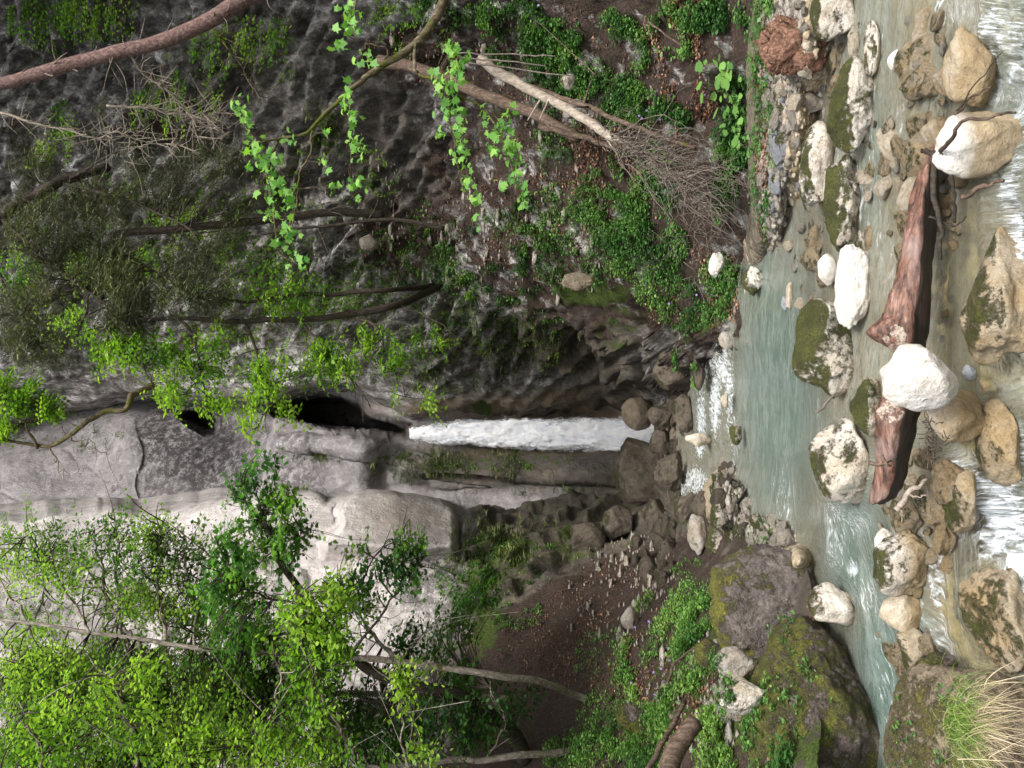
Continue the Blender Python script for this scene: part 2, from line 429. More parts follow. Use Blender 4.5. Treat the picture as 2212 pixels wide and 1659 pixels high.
def water_mat():
    m = Mat('stream_water')
    uvn = m.n('ShaderNodeAttribute', attribute_name='flow')      # x along the flow, y across it
    c = uvn.outputs['Vector']
    mp = m.n('ShaderNodeMapping'); m.set(mp.inputs[0], c); mp.inputs['Scale'].default_value = (1.0, 2.6, 1)
    cs = m.warp(mp.outputs[0], 1.2, .45)
    s1 = m.noise(cs, 2.6, 6, .62); s2 = m.noise(cs, 9, 5, .65)
    mq = m.n('ShaderNodeMapping'); m.set(mq.inputs[0], c); mq.inputs['Scale'].default_value = (.6, 1.2, 1)
    s3 = m.noise(m.warp(mq.outputs[0], 2, .3), 13, 6, .7)
    foam = m.attr('foam')
    fm = m.math('ADD', foam, m.math('MULTIPLY', m.math('SUBTRACT', m.math('ADD', m.math('MULTIPLY', s2, .35), m.math('MULTIPLY', s3, .65)), .5), 3.3))
    fm = m.ramp(fm, [(.34, 0.0), (1.0, .95)])
    fm = m.math('MULTIPLY', fm, m.ramp(foam, [(0.0, .04), (.12, 1.0)]))
    body = m.ramp(m.attr('deep'), [(0, (.20, .18, .13)), (.5, (.15, .165, .13)), (1, (.105, .155, .13))])
    body = m.mix(m.ramp(s1, [(.40, 0.0), (.68, .55)]), body, (.30, .335, .31))
    body = m.mix(m.ramp(s2, [(.36, .45), (.5, 0.0)]), body, (.06, .075, .06))  # pale and dark ripple reflections painted into the water's body colour
    fc = m.ramp(m.math('ADD', m.math('MULTIPLY', s3, .6), m.math('MULTIPLY', s2, .4)), [(.36, (.30, .35, .41)), (.50, (.60, .65, .71)), (.62, (.88, .91, .94))])
    col = m.mix(fm, body, fc)
    h = m.math('ADD', m.math('MULTIPLY', s1, .7), m.math('MULTIPLY', s2, .5)); h = m.math('ADD', h, m.math('MULTIPLY', s3, .35))
    nb = m.bump(h, .55, .07)
    d = m.princ(col, m.mix(fm, (.12, .12, .12), (.7, .7, .7)), nb, .5)
    t = m.n('ShaderNodeBsdfTransparent'); t.inputs[0].default_value = (.83, .88, .83, 1)
    al = m.math('MAXIMUM', fm, m.math('ADD', m.math('MULTIPLY', m.attr('deep'), .58), m.math('MULTIPLY', m.ramp(s1, [(.40, 0.0), (.75, 1.0)]), .22), True))
    fr = m.n('ShaderNodeFresnel'); fr.inputs[0].default_value = 1.33; m.set(fr.inputs['Normal'], nb)
    al = m.math('MAXIMUM', al, m.math('MULTIPLY', fr.outputs[0], 1.0, True))
    x = m.n('ShaderNodeMixShader'); m.set(x.inputs[0], al); m.set(x.inputs[1], t.outputs[0]); m.set(x.inputs[2], d)
    return m.fin(x.outputs[0])
M_water = water_mat()

def fall_mat():
    m = Mat('falling_water'); c = m.co()
    mp = m.n('ShaderNodeMapping'); m.set(mp.inputs[0], m.warp(c, 2.2, .16)); mp.inputs['Scale'].default_value = (1.0, 1.0, .30)
    s1 = m.noise(mp.outputs[0], 8, 8, .66); s2 = m.noise(mp.outputs[0], 22, 5, .7)
    v = m.math('ADD', m.math('MULTIPLY', s1, .55), m.math('MULTIPLY', s2, .45))
    col = m.ramp(v, [(.36, (.60, .64, .74)), (.46, (.84, .87, .93)), (.54, (.97, .975, .99))])
    d = m.princ(col, .6, m.bump(v, .6, .12), .3)
    tl = m.n('ShaderNodeBsdfTranslucent'); m.set(tl.inputs[0], col)
    x0 = m.n('ShaderNodeMixShader'); x0.inputs[0].default_value = .3; m.set(x0.inputs[1], d); m.set(x0.inputs[2], tl.outputs[0])
    t = m.n('ShaderNodeBsdfTransparent')
    e = m.attr('edge')
    al = m.ramp(m.math('SUBTRACT', m.math('ADD', m.math('MULTIPLY', v, 1.8), .22), m.math('MULTIPLY', e, 1.25)), [(.36, 0.0), (.62, 1.0)])
    x = m.n('ShaderNodeMixShader'); m.set(x.inputs[0], al); m.set(x.inputs[1], t.outputs[0]); m.set(x.inputs[2], x0.outputs[0])
    return m.fin(x.outputs[0])
M_fall = fall_mat()

PALE = ((.66, .63, .57), (.46, .42, .35)); 
R_white = rock_mat('white_limestone', (.80, .78, .74), (.64, .60, .54), (.42, .36, .27), 0, .2, .25, wetz=-.05)
R_cream = rock_mat('cream_limestone', (.64, .585, .49), (.42, .36, .27), (.22, .17, .11), 0, .5, .3, wetz=.0)
R_mossy = rock_mat('mossy_limestone', (.76, .71, .63), (.50, .45, .37), (.2, .17, .12), .50, .3, .3, wetz=.05)
R_mossy2 = rock_mat('lightly_mossy_limestone', (.74, .69, .62), (.52, .47, .4), (.2, .17, .12), .43, .35, .4, wetz=.05)
R_ochre = rock_mat('algae_stained_limestone', (.38, .325, .24), (.22, .175, .115), (.12, .095, .06), .36, .55, .4, sc=.8)
R_dark = rock_mat('dark_lichen_rock', (.12, .096, .082), (.045, .035, .03), (.27, .23, .20), .52, 0, .5, mosscol=((.035, .04, .006), (.12, .125, .012), (.26, .25, .025)), sc=1.0)
R_crest = rock_mat('dark_rock_yellow_moss', (.125, .104, .094), (.06, .05, .045), (.30, .265, .235), .47, 0, .5, mosscol=((.05, .055, .006), (.17, .165, .012), (.36, .33, .03)), sc=1.0)
R_tan = rock_mat('tan_wet_rock', (.21, .175, .13), (.12, .095, .068), (.06, .048, .036), 0, .1, .3)
R_tuss = rock_mat('brown_mossy_rock', (.21, .165, .105), (.10, .078, .05), (.45, .38, .31), .40, 0, .3, mosscol=((.04, .04, .008), (.13, .12, .015), (.30, .25, .03)))
R_brown = rock_mat('wet_brown_rock', (.105, .085, .064), (.045, .036, .028), (.17, .145, .11), .37, 0, .4, sc=1.1)
R_cobble = rock_mat('cobble_stone', (.42, .39, .35), (.27, .24, .2), (.11, .09, .07), .33, .2, .4)
R_grey = rock_mat('grey_cobble', (.36, .37, .40), (.22, .23, .25), (.09, .09, .1), 0, 0, .3)
L_bright = leaf_mat('leaf_spring_green', (.10, .23, .03), (.22, .39, .05), (.38, .56, .09))
L_mid = leaf_mat('leaf_green', (.08, .19, .045), (.20, .36, .07), (.38, .54, .12))
L_blue = leaf_mat('leaf_cool_green', (.05, .15, .045), (.12, .27, .07), (.24, .42, .10))
L_dark = leaf_mat('leaf_dark_green', (.035, .11, .03), (.07, .18, .045), (.12, .27, .055))
L_maple = leaf_mat('maple_leaf', (.10, .28, .05), (.20, .43, .09), (.32, .56, .12), .5)
L_dull = leaf_mat('needle_olive', (.055, .065, .035), (.10, .12, .055), (.17, .20, .08), .25)
L_herb = leaf_mat('herb_leaf', (.03, .09, .022), (.075, .19, .045), (.20, .37, .085), .35)
L_bank = leaf_mat('bank_herb_leaf', (.05, .13, .03), (.12, .27, .06), (.28, .46, .11), .4)
L_litter = leaf_mat('dead_leaf', (.07, .03, .018), (.17, .08, .045), (.36, .22, .14), .1)
L_grass = leaf_mat('grass_blade', (.09, .2, .03), (.2, .34, .06), (.42, .46, .16), .35)
L_straw = leaf_mat('dry_grass', (.34, .26, .15), (.52, .42, .27), (.66, .56, .40), .25)
L_flower = leaf_mat('purple_petal', (.30, .18, .52), (.38, .24, .62), (.48, .34, .7), .3)
L_cliff = leaf_mat('cliff_grass', (.06, .10, .03), (.12, .16, .05), (.22, .24, .09), .3)
B_pale = bark_mat('pale_bark', (.07, .058, .046), (.22, .19, .155), (.44, .40, .34), .40)
B_dark = bark_mat('dark_bark', (.018, .014, .011), (.045, .036, .028), (.10, .085, .06), .36)
B_spruce = bark_mat('reddish_spruce_bark', (.05, .028, .024), (.15, .092, .08), (.30, .21, .185), 0, 1.2, (1, 1, .7))
B_dead = bark_mat('bleached_dead_wood', (.13, .105, .085), (.32, .27, .215), (.5, .44, .36), .2)
B_twig = bark_mat('grey_twig', (.05, .04, .033), (.14, .115, .095), (.28, .24, .2), 0)
B_brown = bark_mat('brown_rotten_wood', (.035, .024, .018), (.10, .07, .052), (.22, .16, .12), .36)
B_mossy = bark_mat('mossy_bark', (.035, .027, .016), (.11, .085, .05), (.28, .24, .17), .50)

# ------------------------------------------------------------------ terrain
class Surf: pass
SURF = {}
def terrain(name, px0, px1, step, edges, ctrl, dispf, mat, maskf, wrap=None, bypx=False, key=None, label=None, cat=None, kind='structure', depthf=None):
    """a sheet of real depth: depth (metres from the camera plane) interpolated between surveyed points, then displaced by 3-D rock relief"""
    xs = np.arange(px0, px1 + step, step, dtype=float)
    lo = np.array([edges[0](x) for x in xs]); hi = np.array([edges[1](x) for x in xs])
    n = int(max(hi - lo) / step)
    t = np.linspace(0, 1, n)
    PX = np.repeat(xs[:, None], n, 1); PY = lo[:, None] + (hi - lo)[:, None] * t[None]
    f = rbf([(a, b) for a, b, _ in ctrl], [c for _, _, c in ctrl])
    D = f(PX, PY)
    if depthf is not None: D = depthf(PX, PY, D)
    if bypx: P = G(PX, PY, D)
    else: P = W(PX, PY, D)
    def normals(P):
        gx = np.gradient(P, axis=0); gy = np.gradient(P, axis=1); N = np.cross(gy, gx); N /= np.linalg.norm(N, axis=-1)[..., None] + 1e-9
        tocam = np.array([0, 0, CAMZ]) - P
        s = np.sign((N * tocam).sum(-1)); s[s == 0] = 1
        return N * s[..., None]
    N = normals(P)
    P = P + N * dispf(P, PX, PY)[..., None]
    if bypx: P[..., 2] = np.minimum(P[..., 2], CAMZ - .3)
    s = Surf(); s.PX, s.PY, s.P, s.lo, s.hi, s.xs, s.n = PX, PY, P, lo, hi, xs, n; s.N = normals(P)
    SURF[key or name] = s
    idx = np.arange(P.shape[0] * n).reshape(-1, n)
    q = np.stack([idx[:-1, :-1], idx[1:, :-1], idx[1:, 1:], idx[:-1, 1:]], -1).reshape(-1, 4)
    masks = maskf(PX, PY, P)
    o = mesh(name, P.reshape(-1, 3), q, mat, masks, smooth=(key != 'R'))
    tag(o, label, cat, None, kind)
    return o
def samp(key, px, py):
    s = SURF[key]; px = np.asarray(px, float); py = np.asarray(py, float)
    i = np.clip(((px - s.xs[0]) / (s.xs[1] - s.xs[0])).round().astype(int), 0, len(s.xs) - 1)
    j = np.clip(((py - s.lo[i]) / (s.hi[i] - s.lo[i]) * (s.n - 1)).round().astype(int), 0, s.n - 1)
    return s.P[i, j], s.N[i, j]
def depth_of(P): return (P[..., 1]) * CP + (P[..., 2] - CAMZ) * SP
def sdepth(key, px, py):
    return float(depth_of(samp(key, px, py)[0]))
def curve(pts):
    a = np.array(pts, float)
    return lambda x: float(np.interp(x, a[:, 0], a[:, 1]))

# ---- right hillside: leaf-strewn slope below, fractured cliff above
edgeR = curve([(-420, 950), (0, 935), (120, 895), (250, 862), (340, 852), (420, 868), (520, 872), (590, 864), (640, 846), (690, 838), (745, 838), (800, 862), (850, 888), (890, 912), (930, 900), (1000, 880), (1080, 884), (1150, 893), (1250, 878), (1320, 880), (1370, 893), (1420, 905), (1470, 830), (1520, 775), (1600, 745), (1720, 740)])
ctrlR = [(1720, -220, 10.0), (1650, -150, 10.4), (1650, 0, 10.7), (1650, 300, 11.0), (1640, 500, 11.4), (1610, 700, 12.4), (1570, 745, 13.6), (1500, 780, 15.8), (1430, 820, 18.5), (1400, 880, 21),
         (1720, 300, 9.9), (1720, 600, 10.4), (1665, 600, 11.4), (1650, 560, 11.6), (1640, 620, 12.1), (1500, -100, 11), (1500, 150, 12), (1500, 400, 12.6), (1500, 600, 13.6), (1450, 720, 16),
         (1300, -100, 12), (1300, 0, 12.7), (1300, 300, 14.3), (1300, 500, 15.5), (1300, 620, 16.8), (1300, 740, 19.3), (1300, 870, 21.8),
         (1000, -100, 14), (1000, 0, 14.8), (1000, 200, 16.4), (1000, 450, 18), (1000, 620, 19), (1000, 740, 20.5), (1000, 860, 22.3),
         (800, -100, 15.8), (800, 0, 16.5), (800, 250, 18), (800, 450, 19.3), (800, 620, 20.5), (800, 740, 21.5), (800, 850, 22.8),
         (500, -100, 16.6), (500, 0, 17.2), (500, 300, 19.2), (500, 600, 21.3), (500, 800, 23.2), (500, 870, 24),
         (100, -100, 17), (100, 0, 18), (100, 300, 20.2), (100, 600, 22.5), (100, 800, 25), (100, 930, 29),
         (-400, -100, 17.5), (-400, 300, 20), (-400, 600, 22.5), (-400, 900, 27)]
def wrapR(X, Y, D):
    e = np.interp(X[:, 0], SXR, SEY)[:, None]
    return D + 3.2 * np.clip((Y - (e - 14)) / 30.0, 0, 3) ** 1.6 * np.where(X < 1420, 1, .0)
SXR = np.arange(-450, 1800, 10.0); SEY = np.array([edgeR(x) for x in SXR])
def dispR(P, X, Y):
    slope = sstep(930, 1120, X + (Y - 400) * .05 + 60 * fbm(P, .4, 3, seed=3)) * (1 - sstep(640, 720, Y + (1300 - X) * .1))   # 1 on the soil slope
    h1, e1 = worley(P + .5 * fbm(P, .8, 2, seed=5)[..., None], (.55, .55, 1.1), 1)
    h2, e2 = worley(P + .2 * fbm(P, 2, 2, seed=6)[..., None], (1.7, 1.7, 3.2), 9)
    q1 = P[..., 0] * 1.1 + P[..., 1] * .7 + P[..., 2] * .55 + 1.1 * fbm(P, .5, 4, seed=12); sw = q1 - np.floor(q1); sw = np.where(sw < .8, sw / .8, (1 - sw) / .2)
    q2 = P[..., 0] * .6 - P[..., 1] * .9 + P[..., 2] * 1.6 + 1.3 * fbm(P, .6, 4, seed=13); sv = q2 - np.floor(q2); sv = np.where(sv < .8, sv / .8, (1 - sv) / .2)
    cl = .9 * fbm(P, .22, 3, seed=1) + .30 * (h1 - .5) + .16 * (h2 - .5) + .34 * (sw - .5) + .26 * (sv - .5) + .15 * fbm(P, (1.6, 1.6, 1.0), 5, .62, 2)
    h3_, e3 = worley(P + .15 * fbm(P, 3, 2, seed=16)[..., None], (4.2, 4.2, 3.0), 15)
    cl = cl + .10 * (h3_ - .5) + .03 * fbm(P, 9, 2, .6, 17)
    smooth = sstep(740, 800, Y) * (1 - sstep(880, 960, X))
    cl = cl * (1 - .7 * smooth) * (1 - .6 * sstep(800, 850, Y))
    so_ = .05 * fbm(P, 8, 2, seed=18) + .35 * fbm(P, .5, 4, seed=8) + .10 * fbm(P, 2.5, 5, .6, 9) + .10 * sstep(.3, .6, fbm(P, 1.7, 3, seed=14))
    near = 1 - .8 * sstep(1560, 1640, X)
    return (cl * (1 - slope) + so_ * slope) * near
def maskR(X, Y, P):
    n1 = fbm(P, .7, 4, seed=21)
    lit = sstep(820, 1050, X + 120 * n1) * .62
    lit = np.maximum(lit, blobs(X, Y, [(1290, 370, 90, 110, .8), (1480, 60, 90, 90, .95), (1500, 200, 80, 60, .7), (880, 520, 120, 90, .7), (900, 120, 120, 80, .7), (1500, 640, 110, 90, .75), (1150, 480, 150, 120, .62), (330, 270, 80, 60, .6), (200, 420, 60, 60, .5)]))
    lit = lit * (1 - .85 * sstep(650, 720, Y - .12 * (X - 1200)) * (1 - sstep(1430, 1480, X)))
    wet = blobs(X, Y, [(1250, 730, 190, 90, .95), (1330, 820, 130, 70, .9), (1120, 770, 120, 50, .5), (820, 330, 90, 200, .7), (950, 400, 80, 70, .8), (560, 230, 240, 240, .45), (1100, 860, 160, 30, .35)])
    och = blobs(X, Y, [(960, 885, 90, 22, .8), (1080, 880, 120, 26, .75), (1250, 868, 110, 28, .9), (1340, 875, 70, 26, .6)])
    moss = blobs(X, Y, [(1290, 620, 90, 30, .75), (1350, 690, 60, 60, .45), (1150, 300, 200, 120, .35), (1500, 700, 60, 40, .5), (1400, 40, 120, 80, .35), (700, 280, 40, 60, .5), (930, 560, 120, 80, .35), (1380, 550, 120, 100, .4), (1040, 880, 25, 10, .8), (460, 330, 300, 300, .3), (950, 700, 200, 60, .3)])
    dark = .12 + .25 * sstep(-.2, .4, n1) ; dark = dark * (1 - sstep(560, 640, Y) * (1 - sstep(850, 950, X)) * .75)
    dark = np.maximum(dark, blobs(X, Y, [(150, 60, 200, 120, .9), (300, 250, 200, 100, .9), (900, 300, 180, 250, .9), (980, 800, 150, 40, .6)]))
    return {'litter': lit, 'moss': moss, 'dark': dark, 'ochre': och, 'wet': wet}
terrain('hillside', -420, 1720, 5.5, (lambda x: -260, lambda x: edgeR(x) + 44), ctrlR, dispR, M_cliffR, maskR, key='R', depthf=wrapR)

# ---- centre: smooth chute wall with the cave the water leaves from
CAVE = [(575, 884), (600, 868), (640, 852), (690, 843), (740, 843), (780, 858), (806, 885), (850, 896), (893, 914), (897, 952), (850, 954), (800, 952), (720, 938), (640, 912), (600, 898)]
SLIT = [(380, 891), (420, 884), (448, 884), (468, 906), (464, 932), (440, 936), (415, 920)]
ctrlC = [(-420, 800, 33), (-420, 1000, 29), (-420, 1130, 28), (0, 780, 33), (0, 880, 31), (0, 1000, 27.5), (0, 1120, 25.5), (300, 830, 30), (300, 900, 27.2), (300, 1000, 26), (300, 1100, 25),
         (560, 850, 26.8), (560, 920, 25.8), (560, 1000, 25), (560, 1090, 24.4), (750, 860, 25.2), (750, 960, 24.4), (750, 1080, 24), (880, 880, 24.2), (880, 960, 23.9), (880, 1060, 23.6),
         (1050, 860, 23.8), (1050, 935, 24.5), (1050, 1000, 23.3), (1050, 1080, 23), (1250, 860, 23.6), (1250, 935, 24.5), (1250, 1000, 23), (1250, 1090, 22.6), (1460, 860, 23.2), (1460, 935, 23.4), (1460, 1000, 22.6), (1460, 1090, 22)]
def depC(X, Y, D):
    D = D + 5.5 * sstep(-5, 26, poly_sd(X, Y, CAVE)) + 2.2 * sstep(-3, 15, poly_sd(X, Y, SLIT))
    # rounded pillar left of the cave, and overlapping plates
    t = np.clip((X - 590) / 270, 0, 1); cy = 942 + t * 28 - (1 - t) * 8
    D = D - .9 * np.sqrt(np.clip(1 - ((Y - cy) / 34) ** 2, 0, 1)) * sstep(585, 600, X) * (1 - sstep(800, 880, X))
    cy2 = 1010; D = D - .7 * np.sqrt(np.clip(1 - ((Y - cy2 - (X - 650) * .05) / 70) ** 2, 0, 1)) * sstep(560, 600, X) * (1 - sstep(770, 840, X))
    D = D + .10 * sstep(296, 306, X + 8 * np.sin(Y * .05)) * (1 - sstep(500, 560, X)) * sstep(890, 905, Y)
    cy3 = 1040 + (X - 1000) * .03
    D = D + .5 * (1 - sstep(0, 10, np.abs(Y - cy3)))*sstep(900, 960, X) - .5 * np.sqrt(np.clip(1 - ((Y - 1010) / 40) ** 2, 0, 1)) * sstep(820, 880, X)
    return D
def dispC(P, X, Y):
    h, e = worley(P + .6 * fbm(P, .7, 2, seed=33)[..., None], (.45, .45, .3), 31)
    r = sstep(560, 640, X) 
    return .35 * fbm(P, .35, 3, seed=30) + .09 * fbm(P, 1.6, 6, .6, 31) - .05 * (1 - sstep(0, .025, e)) * (fbm(P, .6, 2, seed=37) > 0) + .07 * r * fbm(P, (1.1, 1.1, .45), 4, .6, 35, True)
def maskC(X, Y, P):
    n = fbm(P, .8, 3, seed=40)
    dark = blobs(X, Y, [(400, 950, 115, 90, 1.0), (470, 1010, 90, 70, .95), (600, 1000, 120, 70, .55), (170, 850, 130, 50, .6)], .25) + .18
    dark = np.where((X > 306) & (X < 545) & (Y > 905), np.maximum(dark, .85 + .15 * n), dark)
    wet = blobs(X, Y, [(1150, 1020, 330, 45, .85), (1000, 990, 160, 30, .6), (1350, 1040, 130, 80, .9), (860, 930, 60, 25, .8), (200, 830, 160, 30, .6)])
    och = blobs(X, Y, [(1150, 975, 200, 16, .85), (1250, 890, 200, 20, .85), (1000, 890, 80, 20, .6), (790, 880, 60, 18, .4), (960, 968, 80, 12, .4)])
    moss = blobs(X, Y, [(100, 900, 160, 50, .35), (900, 990, 110, 30, .45), (1100, 1000, 130, 26, .45), (690, 985, 40, 12, .5)])
    return {'litter': 0 * X, 'moss': moss, 'dark': dark, 'ochre': och, 'wet': wet}
terrain('gorge_wall', -420, 1470, 3.2, (lambda x: 770, lambda x: 1135), ctrlC, dispC, M_cliffC, maskC, key='C', depthf=depC)

# ---- left: tall pale cliff and the brown slope at its foot
_eL = curve([(-420, 1112), (0, 1106), (150, 1101), (300, 1103), (430, 1090), (520, 1080), (560, 1071), (620, 1066), (680, 1072), (700, 1085), (740, 1074), (800, 1068), (880, 1076), (950, 1082), (975, 1092), (985, 1118), (1000, 1122), (1015, 1104), (1060, 1106), (1130, 1100), (1200, 1092), (1270, 1075), (1330, 1062), (1400, 1052), (1440, 1075), (1500, 1105), (1560, 1120), (1640, 1135), (1700, 1180), (1745, 1250), (1770, 1360), (1830, 1460), (1870, 1600), (1900, 1800)])
def edgeL(x): return _eL(x) + 11 * float(fbm(np.array([x * .018, 3.3, 1.7]), 1, 3, .5, 200)) * (1 if x < 1450 else 0)
ctrlL = [(-420, 1110, 22.5), (-420, 1400, 18), (-420, 1900, 14), (0, 1110, 21.5), (0, 1400, 17.2), (0, 1660, 15), (0, 1900, 13.4), (500, 1085, 20.6), (500, 1250, 19), (500, 1450, 17), (500, 1660, 15.2), (500, 1900, 13.5),
         (850, 1080, 20.2), (850, 1250, 18.6), (850, 1450, 16.8), (850, 1660, 14.8), (850, 1900, 13), (980, 1120, 20), (1000, 1300, 18), (1000, 1500, 16), (1000, 1660, 14), (1000, 1900, 12),
         (1200, 1100, 20.3), (1200, 1200, 18.9), (1200, 1350, 16.6), (1200, 1500, 14.6), (1200, 1660, 12.8), (1200, 1900, 10.5), (1400, 1060, 20.3), (1400, 1150, 18), (1400, 1280, 15.3), (1400, 1450, 12.2), (1400, 1660, 10.4), (1400, 1900, 9),
         (1500, 1110, 15.6), (1500, 1200, 13.8), (1500, 1320, 11.6), (1500, 1500, 9.9), (1500, 1660, 8.9), (1500, 1900, 7.6), (1600, 1130, 12.4), (1600, 1300, 10.2), (1600, 1500, 8.8), (1600, 1660, 7.9), (1700, 1175, 10.0), (1700, 1400, 8.7), (1700, 1660, 7.2), (1800, 1330, 8.3), (1800, 1660, 6.7), (1900, 1500, 7.0), (1900, 1660, 6.3), (1960, 1700, 5.9)]
SEL = np.array([edgeL(x) for x in SXR])
def wrapL(X, Y, D):
    e = np.interp(X[:, 0], SXR, SEL)[:, None]
    k = 4.5 * np.clip(((e + 12) - Y) / 30.0, 0, 3) ** 1.5 * np.where(X < 1420, 1, .0)
    # overlapping plates of the pale cliff
    st = 1.3 * sstep(0, 12, X - (752 - (Y - 1075) * .55 + 10 * np.sin(Y * .09))) * (1 - sstep(1175, 1215, Y)) 
    st = st * (1 - sstep(975, 1000, X))
    return D + k - st + .9 * sstep(700, 980, X) * (1 - sstep(1140, 1230, Y)) * (X < 1000)
def dispL(P, X, Y):
    slope = sstep(1040, 1140, X + (Y - 1300) * .25)
    h, e = worley(P + .7 * fbm(P, .6, 2, seed=51)[..., None], (.5, .5, .35), 50)
    h2, e2 = worley(P + .3 * fbm(P, 1.5, 2, seed=52)[..., None], (1.2, 1.2, 2.2), 53)
    sm = (1 - sstep(1200, 1240, Y)) * (1 - sstep(980, 1010, X))
    cl = .35 * fbm(P, .3, 3, seed=54) + (.06 + .12 * (1 - sm)) * fbm(P, 1.6, 6, .6, 55) + .16 * (h - .5) * (1 - sm)
    rid = sstep(990, 1040, X) * (1 - sstep(90, 130, (Y - 1060) - (1420 - X) * .42 + 20 * fbm(P, .8, 3, seed=61)))
    qd = ((Y - 1060) - (1420 - X) * .50) / 62.0 + .8 * fbm(P, .7, 4, seed=58); saw = (qd - np.floor(qd)); saw = np.where(saw < .85, saw / .85, (1 - saw) / .15)
    strat = rid * (.30 * (saw - .5) + .15 * (h2 - .5) + .16 * fbm(P, 1.8, 5, .6, 59))
    cl = cl + strat
    sl_ = .3 * fbm(P, .5, 4, seed=56) + .10 * fbm(P, 2.2, 5, .6, 57)
    return cl * (1 - slope) + slope * (sl_ + strat)
def maskL(X, Y, P):
    n = fbm(P, .8, 3, seed=60)
    slope = sstep(985, 1080, X + (Y - 1300) * .3 + 60 * n) * sstep(1180, 1240, Y + (X - 1000) * .3)
    rid = sstep(990, 1040, X) * (1 - sstep(90, 140, (Y - 1060) - (1420 - X) * .42))
    lit = slope * (1 - rid) * .95
    lit = np.where(X > 1450, lit * .7, lit)
    lit = lit * (1 - sstep(1690, 1760, X))
    wet = np.maximum(rid * .97, blobs(X, Y, [(1330, 1090, 120, 60, .9), (1200, 1120, 120, 50, .7), (1000, 1500, 120, 160, .8), (1450, 1150, 60, 60, .9), (900, 1600, 200, 120, .8), (1050, 1340, 90, 90, .7), (1730, 1350, 60, 300, .95)]))
    wet = np.maximum(wet, slope * .95)
    moss = np.maximum(rid * .36, blobs(X, Y, [(1080, 1200, 90, 60, .55), (1500, 1450, 110, 160, .55), (1650, 1500, 120, 200, .6), (1350, 1550, 120, 120, .4), (1040, 1240, 60, 80, .6), (1250, 1180, 80, 60, .5), (1040, 1340, 60, 90, .6), (1780, 1550, 100, 200, .55)]))
    och = blobs(X, Y, [(870, 1120, 110, 50, .30)])
    dark = .05 + .6 * slope * (1 - rid) + blobs(X, Y, [(60, 1250, 130, 200, .35), (560, 1230, 60, 30, .4), (960, 1300, 100, 130, .7)])
    return {'litter': lit, 'moss': moss, 'dark': dark, 'ochre': och, 'wet': wet}
terrain('pale_cliff', -420, 1757, 5.0, (lambda x: edgeL(x) - 34, lambda x: 1920), ctrlL, dispL, M_cliffL, maskL, key='L', depthf=wrapL)

# ---- hillsides carried on unseen above and beside the view, added to block sky light
def unseen_flank(name, px0, px1, py0, py1, ctrl, mat, seed):
    xs = np.linspace(px0, px1, 46); ys = np.linspace(py0, py1, 46); X, Y = np.meshgrid(xs, ys, indexing='ij')
    D = rbf([(a, b) for a, b, _ in ctrl], [c for *_, c in ctrl])(X, Y); P = W(X, Y, D); P = P + .6 * fbm(P, .3, 4, seed=seed)[..., None] * np.array([0, 1, 0])
    idx = np.arange(X.size).reshape(X.shape); q = np.stack([idx[:-1, :-1], idx[1:, :-1], idx[1:, 1:], idx[:-1, 1:]], -1).reshape(-1, 4)
    tag(mesh(name, P.reshape(-1, 3), q, mat, {'litter': np.full(X.size, .6), 'moss': np.full(X.size, .5), 'dark': np.full(X.size, .5)}, smooth=True), kind='structure')
unseen_flank('hillside', -1300, -412, -1000, 960, [(-400, -260, 16.5), (-400, 300, 20), (-400, 600, 22.5), (-400, 930, 27.5), (-1200, -260, 14), (-1200, 300, 17.5), (-1200, 930, 24), (-2300, -260, 11), (-2300, 300, 14), (-2300, 930, 20), (-400, -1500, 7), (-1200, -1500, 6.5), (-2300, -1500, 6)], M_cliffR, 401)
unseen_flank('hillside', -420, 1750, -1000, -250, [(-400, -260, 16.6), (100, -260, 16.4), (500, -260, 15.6), (1000, -260, 12.8), (1300, -260, 11), (1500, -260, 10), (1700, -260, 9.8), (-400, -1500, 7), (500, -1500, 6.5), (1000, -1500, 6), (1500, -1500, 5.4), (1750, -1500, 5.2)], M_cliffR, 402)
unseen_flank('pale_cliff', -1300, -412, 1100, 2900, [(-400, 1110, 22.8), (-400, 1400, 18), (-400, 1900, 13.8), (-1200, 1110, 20), (-1200, 1900, 12), (-2300, 1110, 17), (-2300, 1900, 10), (-400, 2900, 7), (-1200, 2900, 6.5), (-2300, 2900, 6)], M_cliffL, 403)
unseen_flank('pale_cliff', -420, 1800, 1915, 2900, [(-400, 1915, 13.9), (500, 1915, 13.4), (1000, 1915, 11.9), (1400, 1915, 8.9), (1800, 1915, 6), (-400, 2900, 7), (500, 2900, 6.8), (1000, 2900, 6.2), (1400, 2900, 5), (1800, 2900, 4)], M_cliffR, 404)
unseen_flank('gorge_wall', -1300, -412, 780, 1160, [(-400, 780, 33), (-400, 1160, 28), (-2300, 780, 30), (-2300, 1160, 26)], M_cliffC, 405)

